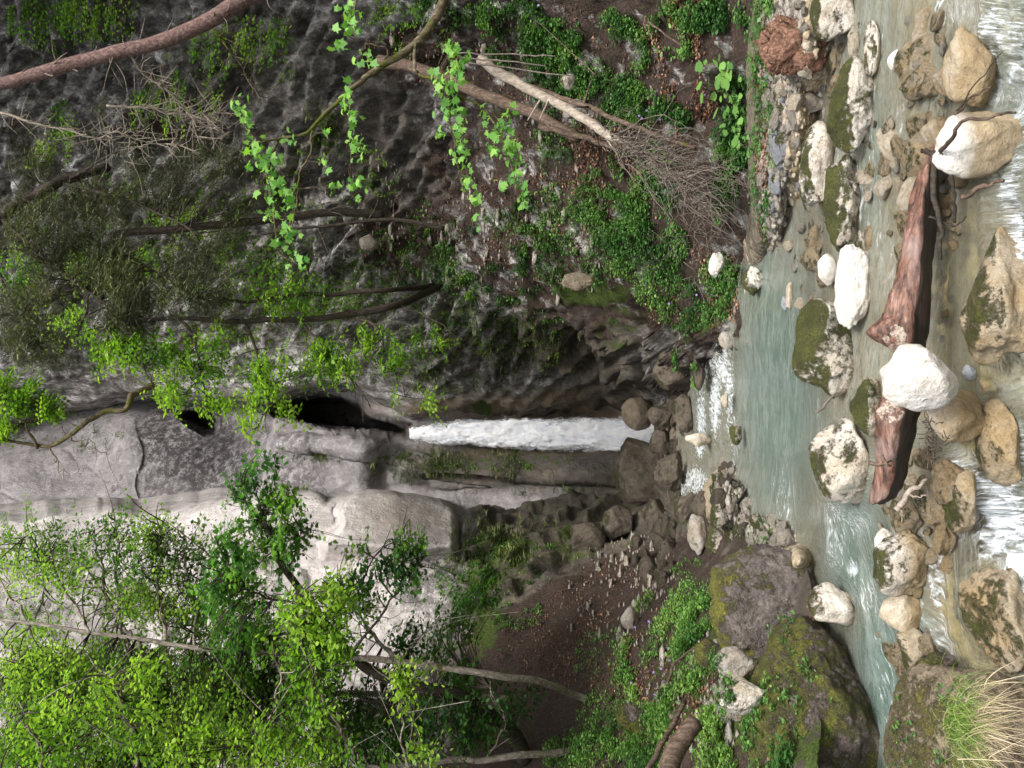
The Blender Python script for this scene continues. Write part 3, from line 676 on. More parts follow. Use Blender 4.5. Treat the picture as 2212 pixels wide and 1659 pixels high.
# ---- stream bed and banks, and the water over them (heights z in metres)
zW = [(1700, -760, .02), (1900, -760, -.03), (2200, -760, -.4), (1420, 800, .36), (1420, 1100, .36), (1470, 850, .33), (1470, 1030, .33), (1500, 1030, .24), (1500, 900, .26), (1530, 850, .2), (1530, 1050, .2), (1560, 760, .12), (1560, 950, .06), (1590, 800, 0), (1590, 1000, 0), (1650, 500, 0), (1650, 800, 0), (1650, 1050, 0), (1720, 700, 0), (1720, 1000, 0), (1760, 1150, -.03),
      (1700, 0, 0), (1800, 0, -.02), (1800, 300, -.02), (1800, 600, -.03), (1850, 450, -.05), (1900, 0, -.05), (1900, 300, -.07), (1900, 600, -.09), (1900, 900, -.1), (1980, 100, -.12), (1980, 500, -.14), (1980, 900, -.16), (1830, 1200, -.08), (1900, 1300, -.14), (1900, 1500, -.18), (1950, 1600, -.22), (2000, 1700, -.25),
      (2040, 1050, -.2), (2040, 1350, -.26), (2100, 1150, -.42), (2100, 1000, -.34), (2100, 1350, -.4), (2200, 1200, -.6), (2200, 1450, -.6), (2330, 1200, -.75), (2200, 950, -.5), (2100, 700, -.3), (2200, 700, -.45), (2170, 400, -.42), (2060, 150, -.2), (2120, 200, -.36), (2200, 100, -.42), (2200, 400, -.45), (2330, 300, -.6), (2330, 700, -.6)]
fW = rbf([(a, b) for a, b, _ in zW], [c for *_, c in zW])
bank = [(1650, -200, .35), (1660, 0, .28), (1665, 100, .26), (1665, 250, .24), (1665, 400, .2), (1650, 520, .14), (1700, 60, .16), (1720, 200, .18), (1740, 330, .08), (1720, 430, .02), (1790, 60, .1), (1790, -150, .3)]
def bedz(X, Y):
    w = fW(X, Y)
    dep = .10 + blobs(X, Y, [(1680, 850, 90, 260, .5), (1850, 1200, 70, 160, .35), (1920, 1450, 60, 220, .45), (1880, 250, 50, 200, .12), (2180, 300, 60, 400, .15), (2180, 1200, 90, 200, .25), (1700, 560, 60, 100, .05)])
    rb = blobs(X, Y, [(1690, 60, 90, 170, .42), (1690, 260, 62, 160, .36), (1665, 430, 34, 130, .28), (1640, 250, 40, 360, .35)], .6)
    isl = blobs(X, Y, [(1600, 1080, 50, 85, .22), (1660, 1150, 65, 60, .28), (1560, 1080, 40, 60, .3), (1700, 1210, 50, 40, .3), (1580, 1010, 12, 40, .13)], .6)
    fl = blobs(X, Y, [(1430, 900, 30, 170, .2), (1430, 1060, 40, 70, .2)], .6)
    return w - dep + rb + isl + fl
# dummy rbf controls (bed height comes from bedz)
def dispG(P, X, Y): return .06 * fbm(P, 1.6, 4, seed=70) + .035 * fbm(P, 6, 3, .6, 71)
def maskG(X, Y, P):
    och = blobs(X, Y, [(1900, 500, 45, 160, .9), (1950, 600, 60, 120, .8), (1850, 620, 30, 80, .7), (2080, 600, 80, 200, .9), (2050, 1080, 60, 120, .9), (2100, 1250, 90, 220, .9), (1800, 1210, 30, 70, .6), (1960, 1380, 40, 130, .8), (2130, 960, 70, 120, .9), (1960, 250, 80, 250, .7), (1800, 500, 80, 300, .45), (1980, 1000, 80, 140, .8)]) + .3
    moss = blobs(X, Y, [(1640, 1120, 60, 60, .45), (1690, 150, 60, 120, .3)])
    soil = blobs(X, Y, [(1650, 200, 70, 450, .8), (1620, 1080, 80, 120, .7), (1450, 950, 60, 250, .9)])
    return {'ochre': och, 'moss': moss, 'soil': soil}
terrain('stream_bed', 1405, 2460, 4.5, (lambda x: -760, lambda x: 1920), [(1405, 0, 0), (1405, 900, 0), (2400, 0, 0), (2400, 900, 0)], dispG, M_bed, maskG, key='G', bypx=True, depthf=lambda X, Y, D: bedz(X, Y))

ROCKFOAM = [(1838, 750, 8, 60, .3), (1868, 1010, 8, 60, .3), (1884, 230, 8, 70, .35), (1902, 110, 8, 40, .3), (1858, 440, 10, 70, .45), (2140, 140, 12, 70, .55), (2192, 310, 12, 60, .6), (2010, 1220, 10, 60, .45), (1988, 1320, 8, 40, .4), (2006, 1400, 8, 50, .4), (1845, 1300, 8, 36, .35), (2112, 1070, 12, 60, .6), (2205, 640, 14, 120, .6), (1805, 350, 8, 60, .3), (2030, 640, 8, 120, .25), (1960, 1150, 10, 60, .35), (2060, 430, 14, 40, .4), (1980, 400, 14, 70, .25), (1950, 250, 14, 80, .25), (1900, 500, 10, 60, .3), (1930, 580, 10, 50, .3)]
def build_water():
    st = 4.0
    xs = np.arange(1435, 2460, st); ys = np.arange(-760, 1920, st)
    X, Y = np.meshgrid(xs, ys, indexing='ij')
    Z = fW(X, Y)
    P = G(X, Y, Z)
    # flow field: down the valley then turning left at the bottom of the pool
    foam = blobs(X, Y, [(1530, 790, 34, 40, .5), (1560, 790, 22, 45, .62), (1545, 870, 12, 70, .75), (1515, 900, 10, 70, .7), (1575, 850, 9, 90, .62), (1500, 1038, 24, 30, .72), (1475, 1055, 12, 20, .6), (1512, 960, 10, 28, .85), (1588, 950, 8, 60, .5),
                       (1850, 400, 14, 40, .65), (1845, 520, 16, 34, .8), (1865, 545, 12, 30, .6), (1880, 380, 8, 120, .35),
                       (1840, 1225, 12, 18, .65), (1790, 1110, 50, 28, .42), (1850, 1130, 40, 40, .42), (1870, 1280, 24, 60, .42), (1910, 1420, 20, 120, .30), (1930, 1560, 20, 100, .32), (1760, 900, 30, 90, .22), (1700, 1080, 30, 70, .3), (1800, 1180, 25, 60, .4),
                       (2160, 60, 60, 60, .55), (2060, 20, 70, 40, .45), (2195, 200, 28, 200, .6), (2180, 420, 22, 60, .65), (2190, 550, 22, 120, .95), (2200, 650, 20, 100, .6), (2150, 200, 20, 40, .55), (2080, 180, 16, 26, .5), (2140, 380, 20, 20, .5),
                       (2160, 1120, 60, 100, .85), (2110, 1060, 40, 50, .75), (2195, 1200, 40, 160, .75), (2195, 1380, 30, 80, .65), (2060, 1130, 40, 60, .45), (2030, 1250, 22, 100, .55), (2040, 1400, 30, 60, .5), (2080, 1000, 30, 50, .5), (2150, 1330, 20, 30, .4), (2200, 980, 30, 50, .5),
                       (2000, 1180, 30, 60, .3), (1960, 1250, 20, 40, .35)] + ROCKFOAM, .7)
    deep = blobs(X, Y, [(1680, 850, 90, 280, .95), (1640, 600, 40, 120, .7), (1850, 1180, 70, 150, .9), (1920, 1450, 80, 240, 1.0), (1870, 300, 40, 220, .5), (1890, 60, 60, 120, .3), (2190, 150, 50, 300, .5), (2200, 1100, 60, 250, .4), (1700, 1060, 60, 90, .5), (1530, 850, 40, 120, .4)], .6)
    N = .010 * fbm(P, (6, 6, 1), 4, .6, 80) + .085 * foam * fbm(P, (5, 5, 1), 5, .68, 81)
    N *= (1 + 1.5 * sstep(2000, 2100, X))
    P[..., 2] += N
    # flow coordinates
    rip = poly_sd(X, Y, [(1740, 1010), (1760, 1200), (1830, 1300), (1860, 1700), (2020, 1700), (1990, 1450), (1930, 1300), (1880, 1120)])
    k = sstep(-40, 40, rip)
    across = P[..., 0]; along = P[..., 1]
    U = along * (1 - .0) ; V = across
    low = sstep(2040, 2120, X)
    ang = np.where(X > 1590, -1.15 * k + 1.3 * (1 - k) * (1 - sstep(1720, 1800, X)), -.2) ; ang = ang + (.35 * np.sin(Y / 160.) * low)
    right = (1 - k) * sstep(1760, 1800, X) * (1 - low) * (1 - sstep(900, 1000, Y))
    ang = ang + 1.25 * right
    fl_u = np.cos(ang) * along - np.sin(ang) * across; fl_v = np.sin(ang) * along + np.cos(ang) * across
    idx = np.arange(X.size).reshape(X.shape)
    q = np.stack([idx[:-1, :-1], idx[1:, :-1], idx[1:, 1:], idx[:-1, 1:]], -1).reshape(-1, 4)
    o = mesh('stream_water', P.reshape(-1, 3), q, M_water, {'foam': foam, 'deep': deep}, smooth=True)
    at = o.data.attributes.new('flow', 'FLOAT_VECTOR', 'POINT')
    at.data.foreach_set('vector', np.stack([fl_u, fl_v, 0 * fl_u], -1).astype(np.float32).ravel())
    tag(o, kind='structure')
build_water()

# ------------------------------------------------------------------ waterfall
def waterfall():
    nz, na = 260, 72
    V = []; E = []
    for i in range(nz):
        t = i / (nz - 1); px = 884 + t * (1412 - 884)
        c = 935 + 4 * t; hw = np.interp(t, [0, .04, .2, .5, .85, 1], [9, 15, 26, 38, 47, 60])
        d = 24.15 - 1.5 * t ** .5
        th = np.interp(t, [0, .1, 1], [.15, .3, .45])
        for j in range(na):
            a = 2 * np.pi * j / na
            V.append(W(px, c - hw * math.cos(a) + 0, d - th * math.sin(a) * 1.0)); E.append(abs(math.cos(a)) ** 2.2 * (.55 + .5 * t) + (.35 * sstep(.93, 1, t)))
    V = np.array(V); E = np.array(E, float)
    E *= 1.0
    nrm = fbm(V, (3.2, 3.2, .8), 5, .65, 90); V[:, 1] += .20 * nrm; V[:, 0] += .16 * fbm(V, (4, 4, 1.3), 5, .65, 91)
    idx = np.arange(nz * na).reshape(nz, na); a = idx[:-1]; b = idx[1:]
    q = np.stack([a, np.roll(a, -1, 1), np.roll(b, -1, 1), b], -1).reshape(-1, 4)
    o = mesh('waterfall', V, q, M_fall, {'edge': E}, smooth=True)
    tag(o, 'tall white waterfall jet pouring from the dark cave onto brown boulders', 'waterfall')
waterfall()

# ------------------------------------------------------------------ rocks
def ico(sub):
    bm = bmesh.new(); bmesh.ops.create_icosphere(bm, subdivisions=sub, radius=1)
    V = np.array([v.co[:] for v in bm.verts]); Fc = np.array([[v.index for v in f.verts] for f in bm.faces]); bm.free(); return V, Fc
ICO = {k: ico(k) for k in (2, 3, 4, 5, 6)}
def rock_shape(sub, seed, ang=.6, rough=.06):
    V, Fc = ICO[sub]; rs = np.random.RandomState(seed)
    n = rs.normal(size=(14, 3)); n /= np.linalg.norm(n, axis=1)[:, None]
    off = .66 + .30 * rs.rand(14)
    dd = V @ n.T; r = np.where(dd > .05, off[None] / np.maximum(dd, .05), 9.0)
    k = 14.0 + 30 * ang
    rr = -np.log(np.exp(-k * np.minimum(r, 3)).sum(1) + np.exp(-k * 1.08)) / k
    aa = min(1, .35 + ang); rr = (1 - aa) * .9 + aa * rr
    rr = rr * (1 + .16 * fbm(V, 1.1, 2, seed=seed) + .09 * fbm(V, 2.1, 3, .6, seed + 9) + rough * fbm(V, 3.0, 5, .6, seed + 3) + rough * .6 * fbm(V, 5, 4, .6, seed + 4, True))
    P = V * rr[:, None]
    lo, hi = P.min(0), P.max(0)
    return (P - (lo + hi) / 2) / ((hi - lo) / 2), Fc
def rock(name, box, label, mat, d=None, z=None, roll=0, thick=None, ang=.6, rough=.06, seed=1, cat='rock', group=None, sub=4, sink=.12, parent=None, pts=None):
    """box = (px0,px1,py0,py1) extents seen; foot at height z unless a distance d is given"""
    px0, px1, py0, py1 = box
    cx, cy = (px0 + px1) / 2, (py0 + py1) / 2
    if d is None:
        if z is None: z = float(fW(np.array([px1]), np.array([cy]))[0])
        d = float(dG(px1, z))
    hx = (py1 - py0) / 2 / F * d; hz = (px1 - px0) / 2 / F * d
    hy = thick if thick else .75 * (hx + hz) / 2 * 1.1
    dc = d + hy * .55
    hx *= dc / d; hz *= dc / d
    P, Fc = rock_shape(sub, seed, ang, rough)
    if roll:
        c, s = math.cos(roll), math.sin(roll)
        P = np.stack([P[:, 0] * 1.0, P[:, 1], P[:, 2]], -1)
        P[:, 0], P[:, 2] = P[:, 0] * c - P[:, 2] * s * (hz / hx), P[:, 0] * s * (hx / hz) * 0 + P[:, 2] * c + P[:, 0] * s
        m = np.abs(P).max(0); P = P / m
    P = P * np.array([hx, hy, hz * (1 + sink)])
    C = W(cx, cy, dc) - np.array([0, 0, hz * sink])
    o = mesh(name, P, Fc, mat, smooth=True)
    o.location = Vector([float(x) for x in C])
    tag(o, label, cat, group)
    return o

BIG = [
 # name, box, label, mat, extra
 ('boulder', (1522, 1775, 1172, 1432), 'huge dark boulder with a yellow moss crest at the left stream edge', R_crest, dict(z=-.1, seed=103, ang=.42, sub=6, rough=.10, roll=.45, thick=.62)),
 ('boulder', (1608, 1886, 1348, 1740), 'huge brown boulder overgrown with moss and herbs beside the aqua channel', R_dark, dict(z=-.18, seed=109, ang=.4, sub=6, rough=.1, thick=.75)),
 ('boulder', (1948, 2300, 1452, 1800), 'mossy boulder carrying a clump of straw-coloured grass in the near corner', R_tuss, dict(z=-.6, seed=5, ang=.7, sub=6, rough=.09, roll=-.5, thick=.75)),
 ('boulder', (1716, 1838, 642, 862), 'cream boulder with a thick olive moss cap standing in the pool', R_mossy, dict(seed=8, ang=.7, sub=5, roll=-.25)),
 ('boulder', (1752, 1868, 903, 1118), 'long white boulder edged with moss beyond the tip of the driftwood log', R_mossy2, dict(seed=12, ang=.7, sub=5, roll=.5)),
 ('rock', (1843, 1908, 815, 942), 'small mossy rock between the two cream boulders behind the driftwood', R_mossy, dict(seed=13, sub=5)),
 ('rock', (1803, 1872, 526, 712), 'low white and ochre rock lying behind the middle of the driftwood', R_white, dict(seed=14, ang=.6, sub=5, rough=.09)),
 ('boulder', (1792, 1884, 132, 330), 'white boulder mottled with dark green moss patches in the right shallows', R_mossy, dict(seed=15, ang=.5, sub=5, rough=.10)),
 ('rock', (1866, 1900, 44, 166), 'white rock with a dark moss band just right of the mottled boulder', R_mossy2, dict(seed=16, ang=.5, sub=5)),
 ('rock', (1725, 1802, 262, 440), 'flat cream rock with a square moss mat on its top near the gravel bank', R_mossy2, dict(seed=31, ang=.6, sub=5)),
 ('rock', (1776, 1856, 336, 548), 'long rugged grey rock with moss ridge and a small rapid at its foot', R_mossy, dict(seed=18, ang=.6, sub=5, rough=.1)),
 ('boulder', (1752, 1842, -60, 88), 'mossy cream boulder cut by the frame beside the root stump', R_mossy2, dict(seed=19, ang=.6, sub=5)),
 ('boulder', (2040, 2140, 60, 232), 'cream rounded boulder with a yellow stained hollow in the near right rapids', R_cream, dict(seed=20, ang=.6, sub=5, roll=.3)),
 ('boulder', (2024, 2188, 236, 388), 'blocky white and yellow boulder with a thin root lying over it', R_white, dict(seed=25, ang=.85, sub=5, rough=.05)),
 ('boulder', (2078, 2192, 490, 790), 'broad ochre slab with green algae patches below the driftwood log', R_ochre, dict(seed=22, ang=.7, sub=5, thick=.35)),
 ('boulder', (1884, 2006, 1140, 1292), 'pale knobbly rock dividing the aqua channel from the near rapids', R_mossy2, dict(seed=23, ang=.7, sub=5, rough=.1)),
 ('rock', (1888, 1930, 1140, 1212), 'smooth pale stone leaning on the knobbly rock in the rapids', R_white, dict(seed=24, ang=.5)),
 ('rock', (1900, 1985, 1282, 1362), 'smooth pinkish ochre rock beside the aqua channel', R_cream, dict(seed=26, ang=.5)),
 ('rock', (1938, 2004, 1352, 1452), 'ochre rounded rock pair-end sitting low between channel and rapids', R_ochre, dict(seed=27, ang=.5)),
 ('rock', (1745, 1842, 1262, 1352), 'pale and brown rounded rock wedged between the two huge dark boulders', R_mossy2, dict(seed=28, ang=.5, sub=5)),
 ('rock', (1982, 2066, 1406, 1506), 'dark moss covered rock leaning on the grassy boulder', R_dark, dict(seed=29, ang=.6, sub=5)),
 ('boulder', (2088, 2215, 1206, 1440), 'broad mottled ochre boulder washed by white water at the near edge', R_ochre, dict(seed=30, ang=.6, sub=5, thick=.45, rough=.09)),
 ('rock', (2034, 2112, 1000, 1150), 'flat ochre rock under the tip of the driftwood beside the foam', R_ochre, dict(seed=32, ang=.7, sub=5, thick=.3)),
 ('rock', (2122, 2200, 860, 1060), 'ochre and olive tapered rock in front of the cream cobble', R_ochre, dict(seed=33, ang=.7, sub=5, roll=.3)),
 ('rock', (1918, 1942, 106, 152), 'small pale triangular stone alone in the shallow right branch', R_white, dict(seed=34, ang=.8)),
 ('rock', (1984, 2004, 1480, 1530), 'small pinkish stone tucked behind the grassy boulder', R_cream, dict(seed=35)),
 ('rock', (1732, 1776, 198, 246), 'round grey-pink stone sitting on the gravel beside the stump', R_cobble, dict(seed=36, ang=.5)),
 ('rock', (1768, 1806, 548, 618), 'smooth white egg-shaped stone resting against the low ochre rock', R_white, dict(seed=37, ang=.2, rough=.02)),
 ('rock', (1698, 1712, 608, 668), 'small pale stone barely above the pool water', R_cream, dict(seed=38)),
 ('rock', (1688, 1700, 640, 672), 'dark blue-grey stone at the shallow end of the pool', R_grey, dict(seed=39)),
 ('rock', (1530, 1562, 545, 600), 'white rock at the foot of the twig pile', R_white, dict(d=12.2, seed=40)),
 ('rock', (1600, 1645, 575, 640), 'low mossy white rock on the water line below the slope', R_mossy, dict(seed=41)),
]
for (nm, box, lab, mt, kw) in BIG:
    rock(nm, box, lab, mt, cat='boulder' if nm == 'boulder' else 'rock', **kw)
FALLROCKS = [
 ((1318, 1442, 944, 1090), 'big dark angular boulder with mossy corner left of the waterfall foot', R_brown, dict(d=19.8, seed=50, ang=.95, sub=5, roll=.8, rough=.025)),
 ((1342, 1404, 858, 930), 'round tan boulder right of the waterfall foot', R_tan, dict(d=20.4, seed=51, ang=.3, sub=5)),
 ((1398, 1452, 925, 985), 'wedge of brown rock below the waterfall boulders', R_brown, dict(d=18.6, seed=52, ang=.8)),
 ((1412, 1485, 968, 1062), 'smooth brown slab under the big angular boulder', R_brown, dict(d=17.6, seed=53, ang=.7)),
 ((1398, 1452, 868, 930), 'reddish brown block below the round tan boulder', R_brown, dict(d=18.4, seed=54, ang=.8)),
 ((1408, 1500, 738, 850), 'rounded rock mound capped with bright green moss beside the cascade', R_brown, dict(d=16.5, seed=55, ang=.5, sub=5)),
 ((1448, 1500, 850, 935), 'olive wet rock hanging over the upper cascade', R_brown, dict(d=16.4, seed=56, ang=.6)),
 ((1455, 1510, 745, 800), 'dark rock beneath the moss capped mound', R_brown, dict(d=15.2, seed=57, ang=.7)),
 ((1495, 1522, 770, 845), 'flat mossy rock at the top of the right cascade', R_brown, dict(d=14.6, seed=58, ang=.6)),
 ((1552, 1580, 715, 755), 'small square stone where the cascade enters the pool', R_cobble, dict(seed=59, ang=.7)),
 ((1480, 1532, 935, 965), 'ochre stone standing between the two cascades', R_cream, dict(d=15.0, seed=60)),
 ((1455, 1500, 1055, 1150), 'dark rock at the left side of the small white cascade', R_brown, dict(d=15.8, seed=61, ang=.7)),
 ((1492, 1545, 1060, 1150), 'dark slab with pale edge left of the small cascade', R_brown, dict(d=14.2, seed=62, ang=.8)),
 ((1484, 1522, 1110, 1200), 'long tan slab along the left gravel bank', R_cobble, dict(d=13.6, seed=63, ang=.7)),
 ((1522, 1572, 1125, 1205), 'moss covered rock on the left gravel bank behind the huge boulder', R_mossy, dict(d=12.8, seed=64, ang=.6)),
 ((1558, 1572, 850, 880), 'small brown stone parting the right cascade', R_cream, dict(d=13.2, seed=65)),
 ((1575, 1600, 918, 962), 'green mossy stone at the far edge of the pool', R_mossy, dict(d=12.6, seed=66)),
 ((1440, 1470, 990, 1050), 'wet brown rock above the small white cascade', R_brown, dict(d=17, seed=67)),
 ((1385, 1440, 1075, 1160), 'dark block on the rubble left of the angular boulder', R_brown, dict(d=18.2, seed=68, ang=.85)),
 ((1425, 1475, 1165, 1240), 'rubble rock with pale top on the left slope foot', R_brown, dict(d=15.4, seed=69, ang=.8)),
 ((1540, 1622, 1395, 1470), 'pale lichen boulder behind the huge mossy boulder', R_cobble, dict(d=8.3, seed=70, ang=.6, sub=5)),
 ((1545, 1640, 1470, 1545), 'grey-white boulder dotted with moss cushions on the left bank', R_mossy2, dict(d=7.9, seed=71, ang=.5, sub=5)),
 ((1330, 1420, 1520, 1600), 'dark moss grown boulder half buried in the left slope', R_dark, dict(d=10.8, seed=72, ang=.7, sub=5)),
 ((1340, 1375, 1310, 1360), 'lone pale-faced rock on the brown leaf slope', R_cobble, dict(d=13.9, seed=73, ang=.7)),
 ((1500, 1560, 1380, 1440), 'brown lichen rock above the yellow moss crest', R_dark, dict(d=9.4, seed=74, ang=.6)),
 ((1770, 1895, 1585, 1760), 'mossy stone beneath the bank at the frame edge', R_dark, dict(z=-.2, seed=75, ang=.6, sub=5)),
 ((1230, 1300, 1125, 1200), 'jutting dark block on the strata ridge left of the waterfall', R_brown, dict(d=18.6, seed=76, ang=.9)),
 ((1300, 1360, 1090, 1170), 'tilted brown block lower on the strata ridge', R_brown, dict(d=18.7, seed=77, ang=.9)),
 ((1210, 1240, 160, 195), 'white stone beside the fallen logs', R_cobble, dict(d=13.5, seed=78, ang=.8)),
 ((1215, 1265, 215, 255), 'pale angular stone pinned between the fallen logs', R_cobble, dict(d=13.7, seed=79, ang=.8)),
 ((1212, 1275, 588, 630), 'weathered jagged outcrop high on the slope above the pool', R_tan, dict(d=15.4, seed=80, ang=.9, rough=.14, sub=5)),
 ((775, 810, 505, 540), 'small grey outcrop below the broken trunk', R_cobble, dict(d=18.6, seed=81, ang=.8)),
]
for i, (box, lab, mt, kw) in enumerate(FALLROCKS):
    if mt is R_brown and kw.get('seed') > 51: kw = dict(kw, roll=[.6, -.7, .35, -.4, .8, -.55][i % 6], ang=.95, rough=.05, sub=5)
    rock('rock', box, lab, mt, **kw)

def stones(n, region, sizes, mats, label, group, key='G', name='cobble', seed=0, cat='stone', emb=.3, wl=False):
    """loose stones of one kind lying on a surface: every one an object; meshes shared"""
    rs = np.random.RandomState(seed); protos = []
    for k in range(6):
        P, Fc = rock_shape(4, 300 + seed * 7 + k, .85, .08)
        protos.append((P, Fc))
    meshes = {}
    for i in range(n):
        px, py = region(rs)
        pos, nr = samp(key, px, py)
        if wl: pos = G(px, py, float(fW(np.array([px]), np.array([py]))[0]) + rs.uniform(-.05, .02))
        s = rs.uniform(*sizes) * (1 + 0.6 * (rs.rand() < .12)); k = rs.randint(6); mt = mats[rs.randint(len(mats))]
        kk = (k, mt.name)
        if kk not in meshes:
            o = mesh(name, protos[k][0] * np.array([1, .8, .62]), protos[k][1], mt, smooth=True); meshes[kk] = o
        else:
            o = meshes[kk].copy(); COL.objects.link(o)
        o.scale = (s * rs.uniform(.8, 1.3), s * rs.uniform(.8, 1.2), s * rs.uniform(.7, 1.15))
        o.rotation_euler = (rs.uniform(-.4, .4), rs.uniform(-.4, .4), rs.uniform(0, 6.28))
        o.location = Vector([float(x) for x in pos + np.array([0, 0, s * .62 * (1 - 2 * emb) ])])
        tag(o, label, cat, group)
def ell(cx, cy, rx, ry, sl=0.0):
    def f(rs):
        a = rs.uniform(0, 6.283); r = math.sqrt(rs.rand()); y = r * math.sin(a) * ry
        return cx + r * math.cos(a) * rx + sl * y, cy + y
    return f
stones(60, ell(1700, 120, 50, 170), (.03, .09), [R_cobble, R_cream, R_cobble], 'loose stone on the gravel around the root stump', 'stones around the stump', seed=1)
stones(70, ell(1672, 350, 28, 210), (.03, .10), [R_cobble, R_mossy2, R_grey], 'loose stone along the right bank below the twig pile', 'stones on the right bank', seed=2)
stones(80, ell(1590, 1075, 45, 95), (.05, .14), [R_mossy, R_cobble, R_brown], 'cobble on the gravel spit behind the pool', 'cobbles on the far gravel spit', seed=3)
stones(45, ell(1660, 1150, 50, 45), (.04, .12), [R_mossy, R_cobble], 'cobble at the waterline behind the huge dark boulder', 'cobbles at the left pool edge', seed=4)
stones(75, ell(1462, 990, 34, 190), (.08, .2), [R_brown, R_brown, R_brown], 'wet brown rock in the rubble below the waterfall', 'rubble rocks below the waterfall', seed=5, emb=.2)
stones(60, ell(1800, 400, 110, 400), (.02, .06), [R_cobble, R_cream, R_grey], 'pebble under the clear shallow water', 'pebbles in the right branch', seed=6, name='pebble', cat='pebble')
stones(40, ell(2000, 300, 60, 250), (.02, .06), [R_cobble, R_cream], 'pebble in the fast water right of the driftwood', 'pebbles by the near rapids', seed=7, name='pebble', cat='pebble')
stones(30, ell(1430, 1200, 50, 80), (.08, .2), [R_brown, R_brown], 'rock in the rubble at the foot of the brown slope', 'rubble at the slope foot', key='L', seed=8)
stones(30, ell(1600, 1500, 60, 110), (.04, .12), [R_mossy2, R_cobble], 'stone among the herbs on the left bank', 'stones on the left bank', key='L', seed=9)
stones(46, ell(1800, 380, 95, 380), (.07, .17), [R_cream, R_mossy2, R_ochre, R_ochre], 'half-sunk rock in the clear shallow right branch', 'sunken rocks in the right branch', seed=12, wl=True, name='rock', cat='rock', emb=.45)
stones(40, ell(1985, 330, 75, 330), (.06, .16), [R_cream, R_ochre, R_ochre], 'half-sunk ochre rock right of and above the driftwood', 'sunken ochre rocks by the driftwood', seed=13, wl=True, name='rock', cat='rock', emb=.45)
stones(34, ell(2000, 1080, 75, 120), (.05, .15), [R_cream, R_ochre, R_ochre], 'half-sunk ochre rock below the left end of the driftwood', 'sunken ochre rocks by the driftwood tip', seed=14, wl=True, name='rock', cat='rock', emb=.45)
stones(20, ell(1960, 1380, 50, 110), (.05, .14), [R_cream, R_ochre], 'half-sunk ochre rock between the aqua channel and the near rapids', 'sunken rocks between channel and rapids', seed=15, wl=True, name='rock', cat='rock', emb=.4)
stones(110, ell(1790, 330, 110, 380), (.025, .07), [R_cream, R_cobble, R_mossy2, R_ochre], 'small wet stone poking out of the shallow right branch', 'small wet stones in the right branch', seed=16, name='stone', emb=.4, wl=True)
stones(80, ell(2000, 420, 80, 420), (.025, .075), [R_cream, R_cobble, R_ochre], 'small wet stone in the shallows around the driftwood', 'small wet stones around the driftwood', seed=17, name='stone', emb=.4, wl=True)
stones(50, ell(1980, 1150, 90, 230), (.025, .07), [R_cream, R_cobble, R_ochre], 'small wet stone among the knobbly rocks of the rapids', 'small wet stones in the rapids', seed=18, name='stone', emb=.4, wl=True)
for i, (b, lab, mt, zz) in enumerate([((2010, 2122, 843, 958), 'square cream cobble leaning against the white boulder', R_cream, -.3), ((2118, 2148, 818, 852), 'small tan pebble beside the cream cobble', R_cream, -.42), ((2078, 2106, 788, 822), 'dark blue-grey pebble under the white boulder', R_grey, -.3)]):
    rock('cobble', b, lab, mt, z=zz, seed=400 + i, ang=.5, sub=5, cat='cobble', rough=.03)
rock('boulder', (1908, 2070, 742, 896), 'brilliant white smooth boulder resting on the driftwood log', R_white, d=5.6, seed=410, ang=.25, sub=6, rough=.015, roll=-.35, cat='boulder', sink=.02)

# ------------------------------------------------------------------ driftwood
def driftmat():
    m = Mat('red_driftwood'); c = m.co(scale=(.22, 1, 1)); n1 = m.noise(c, 24, 7, .7); n2 = m.noise(m.co(), 3, 4)
    col = m.ramp(n1, [(.38, (.028, .014, .010)), (.48, (.11, .052, .034)), (.58, (.20, .105, .074)), (.72, (.36, .245, .19))])
    col = m.mix(m.ramp(n2, [(.52, 0.0), (.72, .4)]), col, (.36, .27, .25))
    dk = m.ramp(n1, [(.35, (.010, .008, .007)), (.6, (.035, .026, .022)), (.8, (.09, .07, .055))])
    ud = m.ramp(m.math('ADD', m.attr('under'), m.math('MULTIPLY', m.math('SUBTRACT', m.noise(c, 14, 6, .75), .5), 1.3)), [(.42, 0.0), (.56, 1.0)])  # underside shade and dark wet wood both put into the lower face's colour
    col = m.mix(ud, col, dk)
    col = m.mix(m.ramp(m.noise(c, 11, 8, .8), [(.54, 0.0), (.60, .8)]), col, (.05, .028, .02))
    gr = m.ramp(m.noise(m.co(), 45, 5, .7), [(.35, (.16, .12, .09)), (.55, (.42, .35, .28)), (.75, (.64, .57, .48))])
    br = m.math('ADD', m.attr('bark'), m.math('MULTIPLY', m.math('SUBTRACT', m.noise(m.co(), 9, 5, .7), .5), .9))
    col = m.mix(m.ramp(br, [(.47, 0.0), (.53, 1.0)]), col, gr)
    return m.fin(m.princ(col, .55, m.bump(m.math('ADD', n1, m.math('MULTIPLY', m.attr('bark'), m.noise(m.co(), 60, 3))), .6, .02), .4))
M_drift = driftmat()
